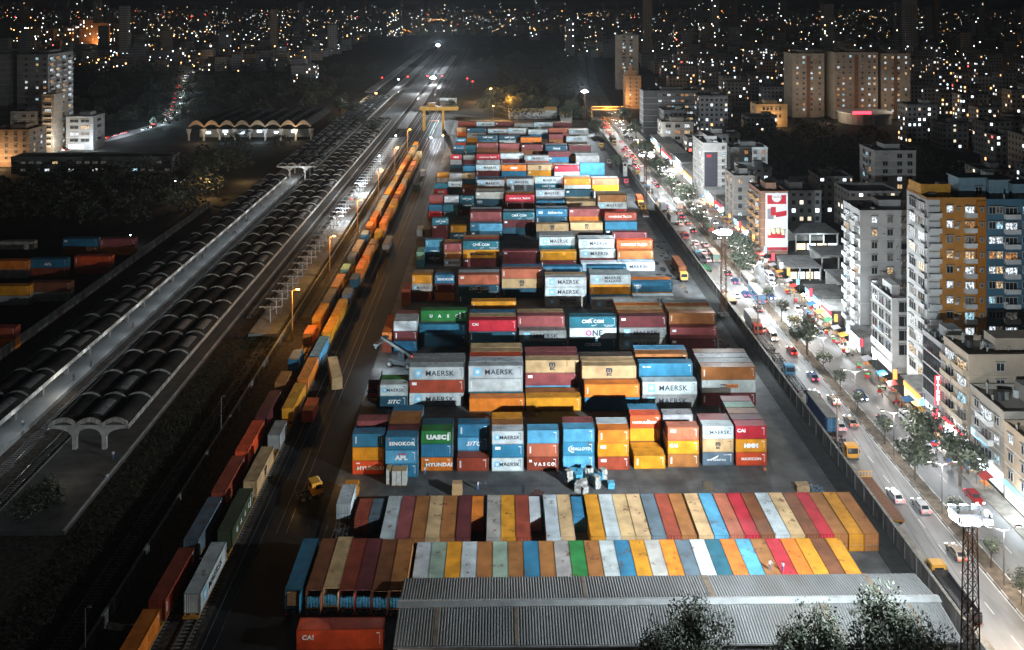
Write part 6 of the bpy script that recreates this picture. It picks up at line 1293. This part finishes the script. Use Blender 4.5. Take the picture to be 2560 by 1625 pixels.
for i_, (s, tr_) in enumerate((('white','blue'),('orange','dark'),('blue','dark'),('red','dark'),('dark','dark'),('green','blue'))):
    PM[s] = person_mesh('person_'+s, dict(stride=.1+.08*(i_ % 3), arm=.08+.05*(i_ % 2), reach=1.0 if i_ % 3 == 0 else 0), SH[s], SH[tr_])
for px, py, z, s, rz, l in ((1912,1188,0,'orange',2,'person in orange vest standing alone right of the first block'),(1062,1187,0,'white',1,'person in white shirt touching the orange container'),(730,1536,0,'white',3,'person in white shirt below the leftmost opened container'),(268,1205,0,'white',.4,'person in white walking beside the dark rails'),(283,1148,.95,'white',0,'person in white standing before the concrete arch end'),
                            (1925,1425,2.9,'white',.3,'person in white crouched on a red container roof'),(1957,1430,2.9,'white',2.4,'person in pale shirt on the roof line near another'),(1195,1225,0,'white',1,'person with a bicycle behind the farther roof line, left'),(1212,1222,0,'blue',2,'person in blue behind the farther roof line'),
                            (57,1068,.95,'white',1,'person in white on the bright walkway edge, nearest'),(184,952,.95,'dark',1,'dark figure at the walkway edge near the arch end'),(228,918,.95,'dark',2,'dark figure standing by the walkway edge, middle'),(332,822,.95,'red',1,'person in red on the walkway edge'),(505,646,.95,'dark',1,'dark figure on the pale walkway opposite the institute'),(582,588,.95,'red',2,'person in red sitting among luggage on the walkway'),(588,586,.95,'dark',.6,'dark figure beside the person in red'),
                            (614,556,.95,'dark',1,'left of two dark figures on the walkway'),(619,554,.95,'blue',2,'right one of two figures on the walkway'),(653,518,.95,'red',2,'person far along the pale walkway'),(875,448,.95,'dark',1,'left figure of a pair on the far grey platform'),(871,447,.95,'dark',1,'right figure of a pair on the far grey platform')):
    x, y = W(px, py, z); t = thing('person', l, 'person', (x, y, z), rz); put('body', PM[s], t)
q = random.Random(8)
YS = sorted(q.choice([196, 206, 225, 246, 254, 262, 300, 330, 170, 345])+q.uniform(-6, 6) for _ in range(58))
for k, y in enumerate(YS):
    x = q.uniform(88.9, 92)
    s = q.choice(list(PM)); t = thing('person', 'person in %s clothes, %s shopper along the bright pavement from the camera' % (s, ordn(k+1)), 'person', (x, y, .16), q.uniform(0, 6.2), 'shoppers on the pavement'); put('body', PM[s], t)
# bicycles rickshaws and motorcycles at the kerb
def rick(x, y, rz, c, l):
    t = thing('cycle_rickshaw', l, 'rickshaw', (x, y, .03), rz, 'rickshaws waiting at the kerb')
    b = MB()
    for px_, s in ((-.6,-.5),(-.6,.5),(1.1,0)):
        for i_ in range(12): a, a2 = i_*math.pi/6, (i_+1)*math.pi/6; b.bar((px_+.34*math.cos(a), s, .36+.34*math.sin(a)), (px_+.34*math.cos(a2), s, .36+.34*math.sin(a2)), .045)
    put('wheel', b.mesh('rickshaw_wheels', [m_tyre]), t); b = MB(); b.bar((-.6,-.5,.36),(-.6,.5,.36), .05); b.bar((-.6,0,.5),(.7,0,.55), .05); b.bar((.7,0,.55),(.5,0,.95), .05); b.bar((.9,0,.95),(1.1,0,.36), .05); b.bar((.9,-.25,1.0),(.9,.25,1.0), .04); put('frame', b.mesh('rickshaw_frame', [m_darksteel]), t)
    obox(t, 'seat', [(-.9,-.42,.6,-.25,.42,.8),(-.95,-.42,.8,-.85,.42,1.2)], m_br); b = MB(); b.poly([(-1.1,1.2),(-.9,1.62),(-.5,1.75),(-.1,1.6),(-.12,1.55),(-.5,1.68),(-.86,1.56),(-1.04,1.2)], -.45, .45, 'y'); put('hood', b.mesh('rickshaw_hood', [OBJC]), t, color=c)
for k in range(14):
    rick(q.uniform(87.6, 88.4), 168+k*7.5+q.uniform(-2, 2), q.choice([UP, DN])+q.uniform(-.3, .3), q.choice([(.6,.05,.05),(.05,.2,.5),(.7,.3,.03),(.1,.4,.15)]), 'cycle rickshaw with raised hood at the pavement kerb, %s from the camera' % ordn(k+1))
# stalls, hanging signs and motorcycles along the pavement
qs = random.Random(31); AW = [(.5,.05,.04),(.04,.2,.45),(.6,.3,.05),(.35,.36,.38),(.08,.3,.15)]; AN = ['red','blue','orange','grey','green']; sy = 158.0
for k in range(34):
    sy += qs.uniform(4, 9); ci = qs.randrange(5); t = thing('market_stall', 'small stall under %s awning, %s along the pavement from the camera' % (AN[ci], ordn(k+1)), 'stall', (90.9, sy, .16), qs.uniform(-.1, .1), 'stalls along the bright pavement')
    obox(t, 'table', [(-.7,-1,.6,.7,1,.75),(-.65,-.95,0,-.55,-.85,.6),(.55,.85,0,.65,.95,.6),(-.65,.85,0,-.55,.95,.6),(.55,-.95,0,.65,-.85,.6)], m_wood)
    b = MB(); b.quad((-1.1,-1.3,2.0),(.9,-1.3,2.5),(.9,1.3,2.5),(-1.1,1.3,2.0)); b.quad((-1.1,-1.3,1.96),(-1.1,1.3,1.96),(.9,1.3,2.46),(.9,-1.3,2.46)); put('awning', b.mesh('awning', [OBJC]), t, color=AW[ci])
    b = MB()
    for sx_, sy_ in ((-1,-1.2),(-1,1.2),(.85,-1.2),(.85,1.2)): b.bar((sx_,sy_,0),(sx_,sy_,2.0 if sx_ < 0 else 2.46), .06)
    put('post', b.mesh('stall_post', [m_darksteel]), t); b = MB()
    for u in range(7): b.box(-.6+qs.random()*.9, -.9+u*.25, .752, -.35+qs.random()*.9, -.72+u*.25, .85+qs.random()*.2)
    put('goods', b.mesh('goods', [[m_orange, m_white, m_red, m_card][k % 4]]), t); b = MB(); b.cyl((0,0,1.85), .09, .18, n=8); put('bulb', b.mesh('bulb', [[e_white, e_warm][k % 2]]), t)
for k in range(22):
    y_ = 172+k*9.2+qs.uniform(-3, 3); t = thing('hanging_sign', 'projecting %s shop sign on a post, %s from the camera' % (['white','red','blue','orange'][k % 4], ordn(k+1)), 'sign', (91.9, y_, 0), 0, 'lit projecting signs'); b = MB(); b.bar((0,0,0),(0,0,6), .12); put('post', b.mesh('sign_post', [m_darksteel]), t); obox(t, 'sign_box', [(-1.0,-.12,3.4,-.1,.12,qs.uniform(4.6, 5.9))], [e_sw, e_sr, e_sb, e_so][k % 4])
for k in range(16):
    y_ = 176+k*9+qs.uniform(-3, 3); t = thing('motorcycle', 'parked motorcycle at the pavement edge, %s from the camera' % ordn(k+1), 'motorcycle', (89.3, y_, .16), qs.uniform(-.6, .6), 'motorcycles parked at the pavement edge')
    for s in (-.65, .65): o = put('wheel', wheel_m, t, (s, 0, .3)); o.scale = (.6, .35, .6)
    b = MB(); b.bar((-.65,0,.35),(.2,0,.55), .2, w2=.28); b.bar((.2,0,.6),(-.5,0,.72), .22, w2=.16); b.bar((.65,0,.3),(.4,0,.95), .07); b.bar((.4,-.3,.98),(.4,.3,.98), .04); put('frame', b.mesh('motorcycle_frame', [m_darksteel if k % 2 else m_br]), t)
for k, (y_, L, c, bed, cb) in enumerate(((372,8,(.5,.3,.1),'box',True),(388,9,(.3,.3,.3),'ladder',False),(405,8,(.1,.25,.4),'tray',True),(428,10,(.55,.1,.05),'box',True),(448,9,(.3,.3,.3),'ladder',False),(470,9,(.6,.35,.05),'box',True),(262,8,(.3,.3,.3),'flat',False),(300,8,(.12,.3,.35),'tray',True))):
    truck(69.3, y_, UP, L, c, 'truck or trailer parked along the outer wall, %s of the far verge line' % ordn(k+1), bed, cb, 'truck' if cb else 'trailer', None, cat='truck')
# traffic on the far left street
ql = random.Random(3); P0 = [(-262,505),(-247,568),(-242,620),(-254,683),(-300,820),(-356,983),(-380,1150)]; n = 0
for (xa, ya), (xb, yb) in zip(P0, P0[1:]):
    for k in range(9):
        u = (k+ql.random())/9; n += 1; s = ql.choice((-2.4, 2.4)); o = car(xa+(xb-xa)*u+s, ya+(yb-ya)*u, (UP if s < 0 else DN)+math.atan2(xa-xb, yb-ya), CC[n % 7], '%s car crawling in the dark left street, %s from its near end' % (CN[n % 7], ordn(n)), 'cars in the left street')
        if k % 4 == 0: point('street_light', (xa+(xb-xa)*u+6, ya+(yb-ya)*u, 7), 5500, ql.choice([(1,.6,.3),(.7,.9,1),(.8,.9,1)]), .4)
g = MB()
for (xa, ya), (xb, yb) in zip(P0, P0[1:]): g.quad((xa-5,ya,.025),(xa+5,ya,.025),(xb+5,yb,.025),(xb-5,yb,.025))
struct('road', g, m_road)
# ------------------------------------------------------------------ night haze
def haze():
    hm = bpy.data.materials.new('haze'); hm.use_nodes = True; t = hm.node_tree
    for n in list(t.nodes): t.nodes.remove(n)
    o = t.nodes.new('ShaderNodeOutputMaterial'); v = t.nodes.new('ShaderNodeVolumePrincipled'); v.inputs['Color'].default_value = (.75, .85, .95, 1); v.inputs['Density'].default_value = .00007; v.inputs['Anisotropy'].default_value = .45
    t.links.new(v.outputs[0], o.inputs['Volume']); b = MB(); b.box(-9000, -250, -1, 9000, 9000, 108); h = put('haze', b.mesh('haze', [hm])); tag(h, kind='stuff')
haze()
